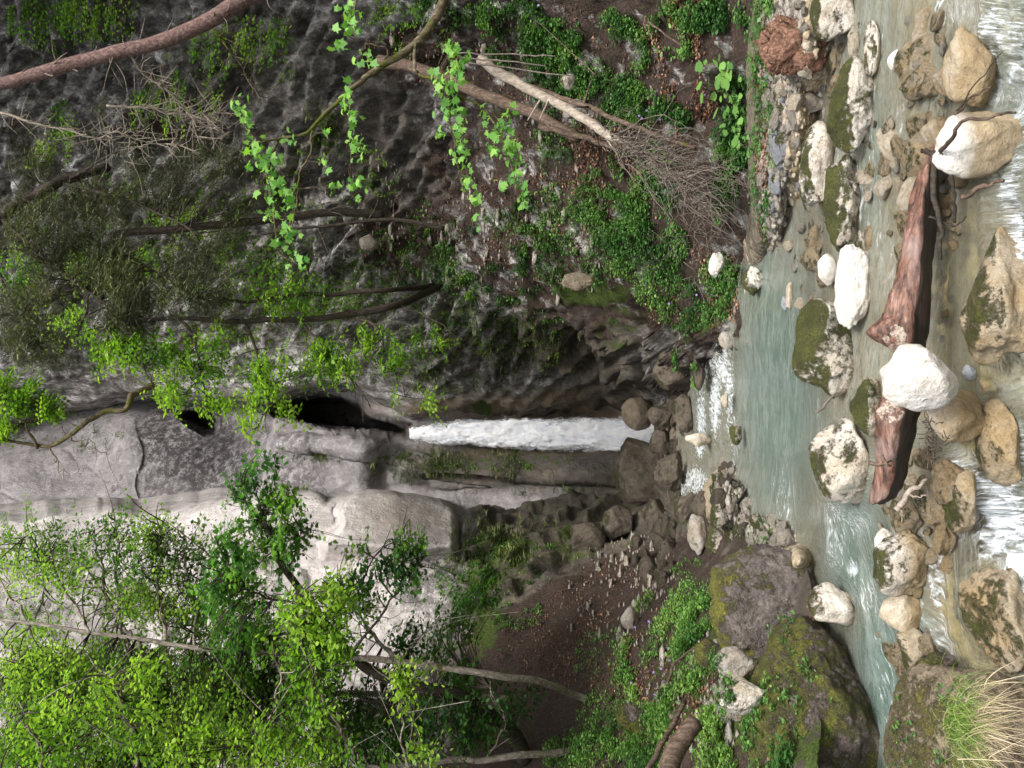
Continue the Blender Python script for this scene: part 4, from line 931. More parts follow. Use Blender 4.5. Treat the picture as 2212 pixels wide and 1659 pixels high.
def driftwood():
    base = W(2000, 700, 6.1)
    root = empty('driftwood_log', base, 'reddish split driftwood log lying across the stream under the white boulder', 'driftwood log')
    # stations: py, px of top edge, px of ridge (red/dark boundary), px of bottom, depth
    S = [(318, 2012, 2018, 2026, 6.15), (350, 1998, 2010, 2030, 6.15), (400, 1975, 2000, 2030, 6.1), (470, 1958, 1993, 2028, 6.08), (540, 1945, 1988, 2022, 6.05), (600, 1932, 1985, 2018, 6.02), (650, 1915, 1980, 2014, 6.0), (685, 1900, 1975, 2010, 6.0), (705, 1882, 1973, 2008, 5.99), (722, 1874, 1972, 2008, 6.0), (742, 1902, 1970, 2004, 6.0), (756, 1925, 1969, 2002, 6.0),
         (780, 1925, 1968, 2000, 6.0), (840, 1918, 1962, 1996, 6.0), (880, 1895, 1958, 1994, 6.02), (920, 1888, 1940, 1985, 6.05), (980, 1888, 1932, 1972, 6.1), (1040, 1884, 1925, 1955, 6.15), (1070, 1880, 1915, 1938, 6.2), (1088, 1878, 1895, 1912, 6.22)]
    S = crom(np.array(S, float), 7)
    V = []; U = []; B = []; K = 28
    for s in S:
        py, a, r, b, d = s
        for k in range(K):
            t = k / K
            # front silhouette: top edge -> ridge -> bottom, then round the back
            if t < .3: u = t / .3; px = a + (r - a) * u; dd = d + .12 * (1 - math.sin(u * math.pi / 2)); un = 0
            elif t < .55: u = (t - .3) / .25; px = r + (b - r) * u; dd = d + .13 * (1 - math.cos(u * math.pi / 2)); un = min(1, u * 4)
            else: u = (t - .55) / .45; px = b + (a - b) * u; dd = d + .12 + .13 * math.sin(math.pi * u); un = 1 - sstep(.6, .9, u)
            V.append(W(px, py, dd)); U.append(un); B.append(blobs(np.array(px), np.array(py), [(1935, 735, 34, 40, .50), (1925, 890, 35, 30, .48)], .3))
    V = np.array(V); U = np.array(U, float)
    V += .032 * np.stack([fbm(V, (1.6, 13, 13), 5, .68, 100), fbm(V, (2, 9, 9), 4, .6, 101), fbm(V, (2, 12, 12), 4, .6, 102)], -1)
    n = len(S); idx = np.arange(n * K).reshape(n, K); a = idx[:-1]; b = idx[1:]
    q = np.stack([a, np.roll(a, -1, 1), np.roll(b, -1, 1), b], -1).reshape(-1, 4)
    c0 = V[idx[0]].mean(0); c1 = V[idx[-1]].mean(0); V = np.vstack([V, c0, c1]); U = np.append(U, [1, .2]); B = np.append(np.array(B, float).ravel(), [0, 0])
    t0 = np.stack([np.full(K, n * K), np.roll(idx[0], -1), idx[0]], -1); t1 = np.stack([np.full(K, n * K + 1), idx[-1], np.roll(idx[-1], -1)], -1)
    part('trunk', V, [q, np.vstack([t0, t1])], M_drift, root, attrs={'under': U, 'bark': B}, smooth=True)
    mb = MB()
    for s_, P in enumerate([[(1880, 1000, 6.05), (1900, 1004, 5.98), (1925, 995, 6.0)], [(1905, 985, 6.0), (1915, 1003, 5.97), (1925, 1006, 5.98)]]): limb(mb, P, .018, .006, 5, 5, .3, seed=s_)
    mb.build('bark_strip', B_brown, root)
driftwood()
def one_stick(name, P, r0, r1, mat, label, cat, group=None, extra=(), sides=6, wob=.02, seed=1):
    root = mesh_stick(name, [(P, r0, r1)] + list(extra), mat, sides, wob, seed)
    return tag(root, label, cat, group)
def mesh_stick(name, L, mat, sides, wob, seed):
    mb = MB()
    for i, (P, r0, r1) in enumerate(L): limb(mb, P, r0, r1, sides if i == 0 else 5, 7, .18, wob, seed + i)
    o = mb.build(name, mat, None, smooth=True)
    c = W(*L[0][0][0]); return recenter(o, c)
one_stick('root', [(2030, 330, 5.9), (2060, 290, 5.35), (2085, 262, 5.3), (2150, 250, 5.2), (2195, 240, 5.2)], .016, .007, B_brown, 'thin dark root draped over the blocky white boulder', 'root')
one_stick('twig', [(2062, 245, 5.4), (2110, 180, 5.3), (2165, 110, 5.2)], .006, .003, B_dark, 'thin black twig pointing out over the near rapids', 'twig')
one_stick('twig', [(2060, 250, 5.4), (2100, 210, 5.35), (2140, 186, 5.2)], .012, .004, B_brown, 'short orange-brown twig beside the thin black twig', 'twig')
one_stick('stick', [(2075, 430, 5.5), (2120, 405, 5.4), (2168, 388, 5.3)], .018, .012, B_brown, 'orange-brown stick reaching into the white water below the log', 'stick')
one_stick('branch', [(1935, 1105, 5.8), (1960, 1070, 5.75), (1985, 1050, 5.7), (2005, 1035, 5.75)], .024, .012, B_dead, 'bleached forked branch below the left end of the driftwood', 'branch', extra=[([(1962, 1066, 5.75), (1985, 1075, 5.65), (2000, 1068, 5.6)], .008, .003), ([(1945, 1095, 5.8), (1950, 1130, 5.7)], .007, .003)])
one_stick('twig', [(1762, 892, 8.0), (1785, 872, 7.9), (1812, 845, 7.9), (1840, 838, 7.8)], .014, .008, B_twig, 'grey twig caught between the two mossy cream boulders', 'twig')
one_stick('twig', [(1990, 330, 6.1), (2030, 328, 5.95), (2050, 350, 5.9), (2060, 420, 5.95), (2062, 480, 6)], .02, .012, B_dark, 'dark branch wedged under the narrow end of the driftwood', 'branch', extra=[([(2015, 350, 6), (2020, 430, 5.95), (2035, 500, 5.95), (2030, 560, 6)], .022, .014), ([(2010, 470, 6), (2060, 490, 5.9), (2090, 470, 5.8)], .01, .005)])
def debris():
    mb = MB(); rs = np.random.RandomState(5)
    for i in range(70):
        a = np.array([rs.normal(2010, 14), rs.normal(955, 30), rs.uniform(5.55, 5.75)])
        b = a + np.array([rs.normal(6, 12), rs.normal(0, 16), rs.normal(0, .05)])
        limb(mb, [a, (a + b) / 2 + rs.normal(0, 3, 3) * [1, 1, .01], b], .004, .002, 4, 3, 0, seed=i)
    o = mb.build('twig_debris', B_brown); recenter(o, W(2010, 955, 5.6)); tag(o, 'tangle of brown rootlets caught under the left half of the driftwood', 'twig debris')
debris()

# ------------------------------------------------------------------ root stump on the gravel
def stump():
    P, Fc = rock_shape(5, 77, .35, .16)
    n = fbm(P, 5, 5, .7, 5, True)[:, None]
    P = P * (1 + .16 * n) 
    d = 8.5; hx = 64 / F * d; hz = 66 / F * d
    V = P * [hx, hx * .8, hz]; C = W(1708, 100, d)
    m = bark_mat('rotten_red_root', (.045, .024, .016), (.15, .078, .052), (.32, .2, .14), 0, 1.3, (1, 1, 1))
    root = empty('tree_stump', C, 'reddish brown rotten root stump lying on the gravel bank', 'tree stump')
    part('root_ball', V + C, Fc, m, root, smooth=True)
    P2, F2 = rock_shape(4, 78, .4, .2); part('root_knob', P2 * [.13, .12, .2] + W(1745, 130, d - .1), F2, m, root, smooth=True)
    mb = MB(); rs = np.random.RandomState(3)
    for i in range(34):
        a = rs.uniform(0, 6.28); b = rs.uniform(-1, 1)
        s = np.array([1708 + 50 * math.cos(a), 100 + 50 * math.sin(a), d - .15 + .2 * b]); e = s + np.array([18 * math.cos(a) + rs.normal(0, 7), 14 * math.sin(a) + rs.normal(0, 8), rs.normal(0, .08)])
        limb(mb, [s, (s + e) / 2 + rs.normal(0, 3, 3) * [1, 1, .01], e], .010, .003, 5, 3, .2, seed=i)
    tag(mb.build('rootlets', m, root), kind='stuff')
stump()

# ------------------------------------------------------------------ fallen logs on the right slope
def lg(name, P, r0, r1, mat, label, seed, key='R', stubs=0):
    mb = MB(); C = limb(mb, P, r0, r1, 12, 8, .16, .04, seed)
    root = empty(name, C[0], label, 'fallen log', 'fallen logs on the right slope')
    mb.build('trunk', mat, root, smooth=True)
    rs = np.random.RandomState(seed)
    for i in range(stubs):
        k = rs.randint(3, len(C) - 3); s = C[k]; e = s + rs.normal(0, 1, 3) * .25; m2 = MB()
        tube(m2, np.linspace(s, e, 4), np.linspace(.02, .008, 4), 5); m2.build('branch_stub', mat, root)
    return root
lg('fallen_log', [(1035, 130, 13.0), (1100, 168, 12.9), (1200, 222, 12.6), (1300, 282, 12.2), (1380, 330, 11.9), (1470, 395, 11.7)], .085, .045, B_dead, 'thick pale fallen log slanting down the slope into the twig pile', 1, stubs=7)
lg('fallen_log', [(1110, 175, 12.9), (1200, 205, 12.6), (1300, 245, 12.2), (1400, 285, 11.8), (1500, 320, 11.4)], .05, .025, B_brown, 'thinner grey-brown fallen log beside the thick pale one', 2, stubs=5)
lg('fallen_log', [(1330, 310, 12.1), (1400, 345, 11.8), (1480, 380, 11.5)], .06, .05, B_brown, 'short split brown log lying in the twig pile', 3)
lg('fallen_log', [(820, 128, 15.6), (940, 160, 15.2), (1050, 205, 14.6), (1150, 245, 14.2), (1250, 300, 13.7)], .11, .09, B_brown, 'dark brown log half buried higher on the slope behind', 4)
lg('fallen_log', [(1165, 275, 13.3), (1240, 290, 13), (1330, 320, 12.6)], .05, .035, B_brown, 'rotten orange-flecked log between the pale logs', 5)
for i, (P, lab) in enumerate([([(985, 115, 12.8), (1100, 118, 12.5), (1200, 122, 12.2)], 'uppermost thin pale pole leaning on the slope'), ([(1000, 125, 12.7), (1100, 132, 12.4), (1180, 145, 12.2)], 'middle thin pale pole leaning on the slope'), ([(1010, 135, 12.9), (1120, 150, 12.5), (1240, 165, 12.0)], 'lowest thin pale pole leaning on the slope')]):
    one_stick('pole', P, .013, .008, B_twig, lab, 'pole', 'thin poles above the fallen logs', seed=20 + i)
def twigpile():
    mb = MB(); rs = np.random.RandomState(9)
    for i in range(150):
        t = rs.rand(); sx, sy = 1300 + 200 * t, 290 + 130 * t + rs.normal(0, 18)
        L = rs.uniform(40, 190); an = rs.normal(.35, .55)
        dd = 12.2 - .9 * t - rs.rand() * .35
        ex = sx + L * math.cos(an); ey = sy + L * math.sin(an) * (1.0 if rs.rand() < .75 else -.3)
        ex = min(ex, 1650)
        lim = float(dG(min(ex, 1665), .12)) - .05 if ex > 1560 else 99
        mx, my = (sx + ex) / 2 + rs.normal(0, 14), (sy + ey) / 2 - rs.uniform(-15, 40)
        limb(mb, [(sx, sy, dd), (mx, my, dd - .2), (ex, ey, min(dd - .45, lim))], rs.uniform(.004, .011), .002, 4, 6, 0, .06, i)
    for i in range(240):
        sx, sy = rs.normal(1540, 45), rs.normal(445, 75); L = rs.uniform(20, 70); an = rs.uniform(0, 6.28); d = sdepth('R', sx, sy) - rs.uniform(.02, .3)
        limb(mb, [(sx, sy, d), (sx + L * .5 * math.cos(an), sy + L * .5 * math.sin(an) - 3, d - .05), (sx + L * math.cos(an), sy + L * math.sin(an), d)], .006, .002, 4, 4, 0, .01, i)
    o = mb.build('brushwood_pile', B_twig); recenter(o, W(1560, 400, 11.4)); tag(o, 'bristling pile of dead grey brushwood at the foot of the fallen logs', 'brushwood pile', None, 'stuff')
twigpile()
for i, (P, r0, r1, mt, lab) in enumerate([
    ([(1290, 165, 12.3), (1160, 45, 12.6)], .01, .006, B_brown, 'thin bare stick crossing the herbs on the upper slope'),
    ([(1400, 48, 11.2), (1470, 98, 10.9)], .014, .01, B_brown, 'brown stick lying over the red leaf litter'),
    ([(1610, 600, 12.2), (1612, 680, 12.4), (1605, 740, 12.6)], .03, .015, B_dead, 'long bleached branch lying along the far pool shore')]):
    one_stick('stick', P, r0, r1, mt, lab, 'stick', seed=40 + i)
def shoretwigs():
    mb = MB(); rs = np.random.RandomState(2)
    for i in range(26):
        a = np.array([1612, 650 + rs.uniform(0, 90), 12.3]); b = a + [rs.uniform(8, 34), rs.normal(5, 12), -.3]
        limb(mb, [a, (a + b) / 2 + [0, rs.normal(0, 4), 0], b], .007, .002, 4, 3, 0, 0, i)
    o = mb.build('branch', B_dead); recenter(o, W(1612, 690, 12.3)); tag(o, 'comb of bare bleached twigs dipping into the far pool edge', 'branch')
shoretwigs()
# left bank wood
one_stick('fallen_log', [(1430, 1700, 7.9), (1460, 1620, 8.2), (1500, 1560, 8.4)], .10, .09, B_brown, 'thick cracked brown log end on the left bank', 'fallen log', sides=12)
one_stick('fallen_log', [(1395, 1670, 8.5), (1440, 1590, 8.9), (1480, 1515, 9.3)], .03, .022, B_brown, 'thin straight brown pole beside the cracked log', 'pole')
one_stick('stick', [(1440, 1480, 9.6), (1460, 1430, 9.8), (1500, 1400, 9.8)], .02, .01, B_brown, 'crooked brown stick among the left bank herbs', 'stick')

# ------------------------------------------------------------------ foliage generators
T_MAPLE = np.array([(0, 0), (.12, .16), (.46, .02), (.36, .28), (.62, .52), (.30, .58), (.22, .74), (0, 1.0), (-.22, .74), (-.30, .58), (-.62, .52), (-.36, .28), (-.46, .02), (-.12, .16)])
T_OVAL = np.array([(0, 0), (.3, .35), (.24, .72), (0, 1.0), (-.24, .72), (-.3, .35)])
T_RHOMB = np.array([(0, 0), (.3, .5), (0, 1.0), (-.3, .5)])
T_NEEDLE = np.array([(0, 0), (.07, .4), (0, 1.0), (-.07, .4)])
T_ROUND = np.array([(0, .08), (.35, -.02), (.52, .3), (.46, .72), (0, 1.0), (-.46, .72), (-.52, .3), (-.35, -.02)])
def leaves(mb, P, D, N, S, T, cup=.15, rvs=None):
    n = len(P)
    D = D / (np.linalg.norm(D, axis=1)[:, None] + 1e-9)
    X = np.cross(D, N); X /= np.linalg.norm(X, axis=1)[:, None] + 1e-9
    Z = np.cross(X, D)
    k = len(T)
    V = P[:, None] + S[:, None, None] * (T[None, :, 0, None] * X[:, None] + T[None, :, 1, None] * D[:, None] - cup * (T[None, :, 0, None] ** 2 * 2 + T[None, :, 1, None] ** 2 * .6) * Z[:, None])
    idx = np.arange(n * k).reshape(n, k)
    mb.add(V.reshape(-1, 3), [idx], RS.rand(n) if rvs is None else rvs)
UP = np.array([0, 0, 1.0])
def sprays(lm, tm, S, D, L, nl, size, T, tilt=.45, droop=.25, tw=.004, flat=.9, rvb=None):
    """sprays of leaves: starts S, directions D, lengths L"""
    n = len(S); t = (np.arange(nl) + .5) / nl
    D = D / np.linalg.norm(D, axis=1)[:, None]
    Q = S[:, None] + D[:, None] * (L[:, None] * t[None])[..., None]
    Q[..., 2] -= droop * L[:, None] * t[None] ** 2
    side = np.cross(D, UP); side /= np.linalg.norm(side, axis=1)[:, None] + 1e-9
    sg = np.where(np.arange(nl) % 2 == 0, 1, -1)
    off = side[:, None] * (sg[None, :, None] * (.55 * size) * (1 + .6 * RS.rand(n, nl))[..., None]) * flat
    ld = side[:, None] * sg[None, :, None] * .9 + D[:, None] * .7 + RS.normal(0, .25, (n, nl, 3)); ld[..., 2] -= droop * .9
    nn = UP + RS.normal(0, tilt, (n, nl, 3))
    sz = size * RS.uniform(.6, 1.25, (n, nl))
    if rvb is None: r = None
    else: r = np.clip(np.repeat(rvb, nl) + RS.normal(0, .16, n * nl), 0, 1)
    leaves(lm, (Q + off * .4).reshape(-1, 3), ld.reshape(-1, 3), nn.reshape(-1, 3), sz.ravel(), T, rvs=r)
    if tm is not None:
        # twigs: three sided slivers
        m = 4; tt = np.linspace(0, 1, m)
        C = S[:, None] + D[:, None] * (L[:, None] * tt[None])[..., None]; C[..., 2] -= droop * L[:, None] * tt[None] ** 2
        an = np.array([0, 2.09, 4.19]); rr = tw * (1 - .8 * tt)
        V = C[:, :, None] + rr[None, :, None, None] * (np.cos(an)[None, None, :, None] * side[:, None, None] + np.sin(an)[None, None, :, None] * UP)
        idx = np.arange(n * m * 3).reshape(n, m, 3); a = idx[:, :-1]; b = idx[:, 1:]
        q = np.stack([a, np.roll(a, -1, 2), np.roll(b, -1, 2), b], -1).reshape(-1, 4)
        tm.add(V.reshape(-1, 3), [q])
def crown(lm, tm, skel, blist, size, T, L=(.35, .8), nl=12, droop=.25, tilt=.45, connect=.5, out=None):
    """blist rows: (px,py,d, rpx,rpy,rd, n[, shade]) leaf masses fed by the nearest limb of the skeleton"""
    sk = np.vstack(skel) if len(skel) else None
    for b in blist:
        px, py, d, rx, ry, rd, n = b[:7]
        u = RS.normal(0, 1, (n, 3)); u /= np.linalg.norm(u, axis=1)[:, None]; u *= RS.rand(n)[:, None] ** (1 / 2.2)
        Pc = W(px + u[:, 0] * rx, py + u[:, 1] * ry, d + u[:, 2] * rd)
        # break the mass into clumps
        keep = fbm(Pc, 1.6, 2, seed=int(px) % 50) > -.16
        Pc = Pc[keep]
        if not len(Pc): continue
        if sk is not None:
            dist = ((Pc[:, None] - sk[None]) ** 2).sum(-1); j = dist.argmin(1); A = sk[j]
            D = Pc - A; D[:, 2] *= .4; D += RS.normal(0, .45, D.shape)
        else: A = None; D = RS.normal(0, 1, Pc.shape)
        D[:, 2] *= .35; D /= np.linalg.norm(D, axis=1)[:, None] + 1e-9
        LL = RS.uniform(L[0], L[1], len(Pc))
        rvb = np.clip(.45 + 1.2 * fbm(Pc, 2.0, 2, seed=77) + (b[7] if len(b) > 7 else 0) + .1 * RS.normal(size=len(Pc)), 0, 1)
        sprays(lm, tm, Pc - D * LL[:, None] * .5, D, LL, nl, size, T, tilt, droop, rvb=rvb)
        if A is not None and tm is not None and connect > 0:
            c = np.where(RS.rand(len(Pc)) < connect)[0]
            for i in c[:160]:
                e = Pc[i] - D[i] * LL[i] * .5; a = A[i]
                if np.linalg.norm(e - a) > 2.6: continue
                m = (a + e) / 2; m[2] += .10 * np.linalg.norm(e - a)
                tube(tm, crom(np.array([a, m, e]), 3), np.linspace(.011, .004, 7), 4, cap=False)
def tree(name, label, cat, trunk, limbs, blist, bark, leafm, size, T, group=None, L=(.35, .8), nl=12, droop=.25, tilt=.45, wob=.05, seed=0, connect=.3, base=None, extra_leaf=None):
    skel = []; stems = []
    first = None
    for i, (P, r0, r1) in enumerate(trunk):
        mb = MB(); stems.append(mb)
        C = limb(mb, P, r0, r1, 12 if i == 0 else 9, 8, .14, wob, seed + i); skel.append(C[len(C) // 3:])
        if first is None: first = C[0]
    root = empty(name, first, label, cat, group)
    for mb in stems: mb.build('trunk', bark, root, smooth=True)
    if limbs:
        for i, (P, r0, r1) in enumerate(limbs):
            mb = MB()
            C = limb(mb, P, r0, r1, 7, 7, .12, wob * 1.6, seed + 30 + i); skel.append(C)
            # side twigs
            rs = np.random.RandomState(seed + i)
            for k in range(2, len(C) - 1, 3):
                dirv = C[min(k + 1, len(C) - 1)] - C[k - 1]; dirv /= np.linalg.norm(dirv) + 1e-9
                e = C[k] + (dirv * .8 + rs.normal(0, .6, 3)) * rs.uniform(.25, .6)
                m = (C[k] + e) / 2 + rs.normal(0, .04, 3); tube(mb, crom(np.array([C[k], m, e]), 3), np.linspace(r0 * .35, .003, 7), 4, cap=False)
            mb.build('branch', bark, root, smooth=True)
    if blist:
        lm, tm = MB(), MB()
        crown(lm, tm, skel, blist, size, T, L, nl, droop, tilt, connect)
        if extra_leaf: extra_leaf(lm, tm)
        lm.build('crown', leafm, root)
        if tm.n: tag(tm.build('twigs', B_dark, root), kind='stuff')
    return root

# --- T1 pale trunk left
d1 = sdepth('L', 1262, 1508) - .1
tree('leafy_tree', 'pale mossy-trunked tree with open green crown in front of the left cliff', 'tree',
     [([(1275, 1520, d1 + .05), (1240, 1500, d1 - .05), (1180, 1476, 12.9), (1080, 1458, 12.3), (950, 1442, 12.0), (800, 1428, 11.7), (650, 1416, 11.4), (500, 1404, 11.2), (350, 1388, 11.1), (200, 1370, 11.0), (60, 1350, 11), (-40, 1330, 11)], .06, .018)],
     [([(353, 1386, 11.1), (347, 1289, 12), (343, 1206, 11.9), (350, 1123, 11.9)], .03, .008), ([(283, 1379, 11.1), (257, 1306, 12), (257, 1206, 12), (248, 1106, 11.9)], .025, .006),
      ([(263, 1375, 11.1), (233, 1273, 12.2), (210, 1206, 12.1), (200, 1139, 12)], .025, .006), ([(200, 1368, 11.0), (140, 1276, 11.8), (100, 1206, 11.6), (50, 1166, 11.5)], .025, .006),
      ([(67, 1353, 11), (7, 1266, 12), (-40, 1200, 12)], .02, .006), ([(100, 1355, 11), (93, 1266, 12.1), (90, 1200, 12.1)], .012, .004), ([(180, 1549, 11), (100, 1469, 11.2), (20, 1396, 11.5)], .03, .01),
      ([(520, 1404, 11.2), (520, 1306, 12), (540, 1230, 11.8)], .018, .005), ([(423, 1396, 11.2), (420, 1293, 12), (400, 1226, 11.9), (403, 1173, 11.8)], .02, .005),
      ([(300, 1383, 11.1), (320, 1480, 11.6), (300, 1580, 11.2), (250, 1680, 11)], .03, .008), ([(600, 1412, 11.3), (560, 1500, 11.8), (500, 1600, 11.3)], .03, .008), ([(860, 1432, 11.8), (813, 1379, 12.4), (780, 1339, 12.2), (740, 1263, 12)], .035, .008),
      ([(853, 1432, 11.8), (900, 1380, 12.5), (936, 1346, 12.3), (1010, 1330, 12.2)], .014, .005)],
     [(60, 1200, 11.8, 90, 100, 1.2, 123), (160, 1230, 12, 80, 90, 1.2, 104), (270, 1180, 12, 70, 90, .9, 123), (340, 1190, 12, 60, 80, .9, 117), (420, 1220, 12, 60, 90, .9, 156, -.1), (60, 1380, 12, 80, 70, 1.2, 78), (300, 1300, 12, 100, 70, 1, 143), (420, 1330, 12, 90, 70, 1, 156),
      (200, 1500, 11.5, 190, 110, 1.3, 884), (420, 1520, 11.6, 150, 130, 1.3, 780), (60, 1480, 11.5, 110, 80, 1, 260), (300, 1440, 11.8, 260, 50, .7, 312), (560, 1350, 12, 80, 90, 1, 195, -.15), (620, 1470, 12, 100, 90, 1, 221, -.2), (330, 1630, 11.3, 220, 80, 1, 598), (80, 1630, 11, 140, 80, 1, 468), (600, 1620, 11.6, 140, 70, 1, 390, -.1), (560, 1500, 11.9, 130, 90, .8, 338, -.25), (820, 1540, 12.2, 120, 90, .7, 208, -.3), (750, 1300, 12.2, 80, 60, .8, 117), (380, 1130, 12, 40, 30, .5, 39)],
     B_pale, L_mid, .058, T_OVAL, seed=1, nl=11)
# --- spring-green near branches hanging in from the left
def bare_root(name, label, cat, limbs, blist, bark, leafm, size, T, seed, **k):
    return tree(name, label, cat, [limbs[0]], limbs[1:], blist, bark, leafm, size, T, seed=seed, **k)
bare_root('beech_tree', 'near tree whose bright yellow-green leafy boughs hang in from the left edge', 'tree',
     [([(900, 1760, 8.2), (700, 1700, 8.4), (400, 1690, 8.6), (0, 1680, 8.8), (-150, 1690, 9)], .09, .05), ([(760, 1700, 8.4), (740, 1600, 8.2), (690, 1480, 8.0), (650, 1380, 8.0), (640, 1290, 8.0)], .022, .006), ([(560, 1690, 8.5), (560, 1600, 8.3), (600, 1520, 8.1), (610, 1440, 8)], .02, .006),
      ([(880, 1760, 8.2), (870, 1600, 8.0), (860, 1500, 7.9), (850, 1440, 7.9)], .012, .004), ([(300, 1690, 8.6), (290, 1600, 8.5), (250, 1500, 8.4), (200, 1420, 8.4)], .02, .006), ([(100, 1680, 8.7), (80, 1600, 8.6), (40, 1520, 8.6)], .02, .006), ([(900, 1760, 8.2), (890, 1680, 8), (870, 1620, 7.9)], .012, .005)],
     [(640, 1340, 8, 60, 70, .5, 80, .15), (660, 1420, 8, 75, 70, .5, 120, .15), (700, 1300, 8, 45, 60, .4, 55, .2), (700, 1400, 8, 50, 60, .4, 70, .2), (640, 1510, 8.1, 70, 55, .5, 80, .1), (860, 1470, 7.9, 28, 42, .25, 26, .25), (860, 1520, 7.9, 20, 22, .25, 12, .2), (680, 1540, 8, 40, 30, .3, 24, .2), (820, 1640, 8, 100, 26, .4, 80, .15), (900, 1630, 8, 40, 30, .3, 30, .2),
      (560, 1610, 8.3, 90, 60, .5, 90, .1), (400, 1600, 8.4, 140, 70, .6, 120, 0), (200, 1560, 8.5, 150, 90, .6, 130, 0), (60, 1600, 8.6, 120, 70, .6, 100, 0), (680, 1620, 8.2, 60, 40, .4, 50, .15), (300, 1470, 8.4, 60, 50, .4, 40, .1)],
     B_pale, L_bright, .058, T_OVAL, 9, L=(.2, .5), nl=10, droop=.45)
# --- dark maple limb over the cliff
dm = sdepth('L', 1140, 1620) - .2
tree('dark_maple', 'leaning dark-barked maple with cool green leaves against the pale cliff', 'tree',
     [([(1135, 1640, dm), (1106, 1583, dm - .4), (1003, 1509, 12.4), (886, 1476, 12), (786, 1440, 11.8), (690, 1335, 11.2), (620, 1229, 10.8), (586, 1163, 10.6), (560, 1080, 10.4)], .13, .012)],
     [([(650, 1275, 11), (600, 1300, 10.8), (500, 1250, 10.6), (470, 1180, 10.5)], .02, .005), ([(620, 1229, 10.8), (650, 1160, 10.5), (680, 1130, 10.4)], .01, .004), ([(760, 1420, 11.6), (840, 1300, 11.5), (880, 1240, 11.4), (920, 1190, 11.3)], .02, .005), ([(690, 1335, 11.2), (780, 1250, 11.3), (830, 1180, 11.2), (870, 1150, 11.1)], .016, .004), ([(590, 1160, 10.6), (540, 1100, 10.4), (520, 1040, 10.3)], .01, .004)],
     [(570, 1020, 10.4, 55, 35, .4, 44, 0), (530, 1060, 10.4, 50, 40, .4, 44), (600, 1090, 10.5, 45, 40, .4, 36), (560, 1150, 10.6, 70, 50, .5, 70), (500, 1200, 10.6, 60, 60, .5, 70), (620, 1180, 10.6, 60, 40, .4, 40), (590, 1270, 10.9, 80, 60, .6, 90), (480, 1290, 10.9, 70, 60, .6, 80), (650, 1150, 10.5, 30, 24, .3, 14), (800, 1200, 11.3, 70, 40, .5, 44), (880, 1180, 11.3, 40, 30, .4, 30), (860, 1240, 11.4, 80, 50, .5, 60), (760, 1260, 11.4, 80, 50, .6, 60), (540, 1400, 11.3, 120, 60, .7, 110)],
     B_dark, L_blue, .07, T_MAPLE, seed=40, nl=9, L=(.25, .55), droop=.15, wob=.04)
# --- understory of the left
tree('sapling', 'small dark sapling leafing under the left trees above the brown slope', 'tree',
     [([(1240, 1620, sdepth('L', 1240, 1620)), (1106, 1633, 12.2), (946, 1646, 12), (800, 1655, 11.8), (600, 1670, 11.6)], .055, .03)],
     [([(1000, 1642, 12.1), (980, 1580, 12), (960, 1520, 12)], .02, .005), ([(900, 1648, 12), (880, 1560, 12), (820, 1500, 12)], .02, .005), ([(1050, 1640, 12.1), (1090, 1560, 12), (1060, 1490, 12.2)], .015, .005)],
     [(950, 1560, 12.2, 110, 70, .8, 200, -.2), (850, 1600, 12.1, 110, 60, .8, 180, -.2), (1040, 1560, 12.4, 80, 80, .6, 90, -.2), (1000, 1470, 12.8, 70, 50, .5, 70, -.2), (1100, 1510, 12.6, 60, 60, .5, 60, -.1), (760, 1540, 12.4, 90, 70, .6, 130, -.2), (900, 1400, 13, 80, 60, .5, 80, -.1), (980, 1340, 14, 60, 60, .5, 60, 0), (1020, 1280, 15, 60, 50, .5, 60, 0)],
     B_pale, L_dark, .075, T_OVAL, seed=60, nl=11, L=(.3, .7))
tree('slender_tree', 'slender pale trunk glimpsed deep behind the left foliage', 'tree',
     [([(1100, 1505, 14.3), (950, 1500, 14.2), (820, 1499, 14), (700, 1493, 13.9), (560, 1480, 13.8), (400, 1470, 13.7)], .05, .03)], [],
     [(500, 1450, 13.5, 200, 120, .8, 320, -.25), (700, 1560, 13.6, 150, 90, .6, 200, -.35)], B_pale, L_dark, .085, T_OVAL, seed=66, nl=12)
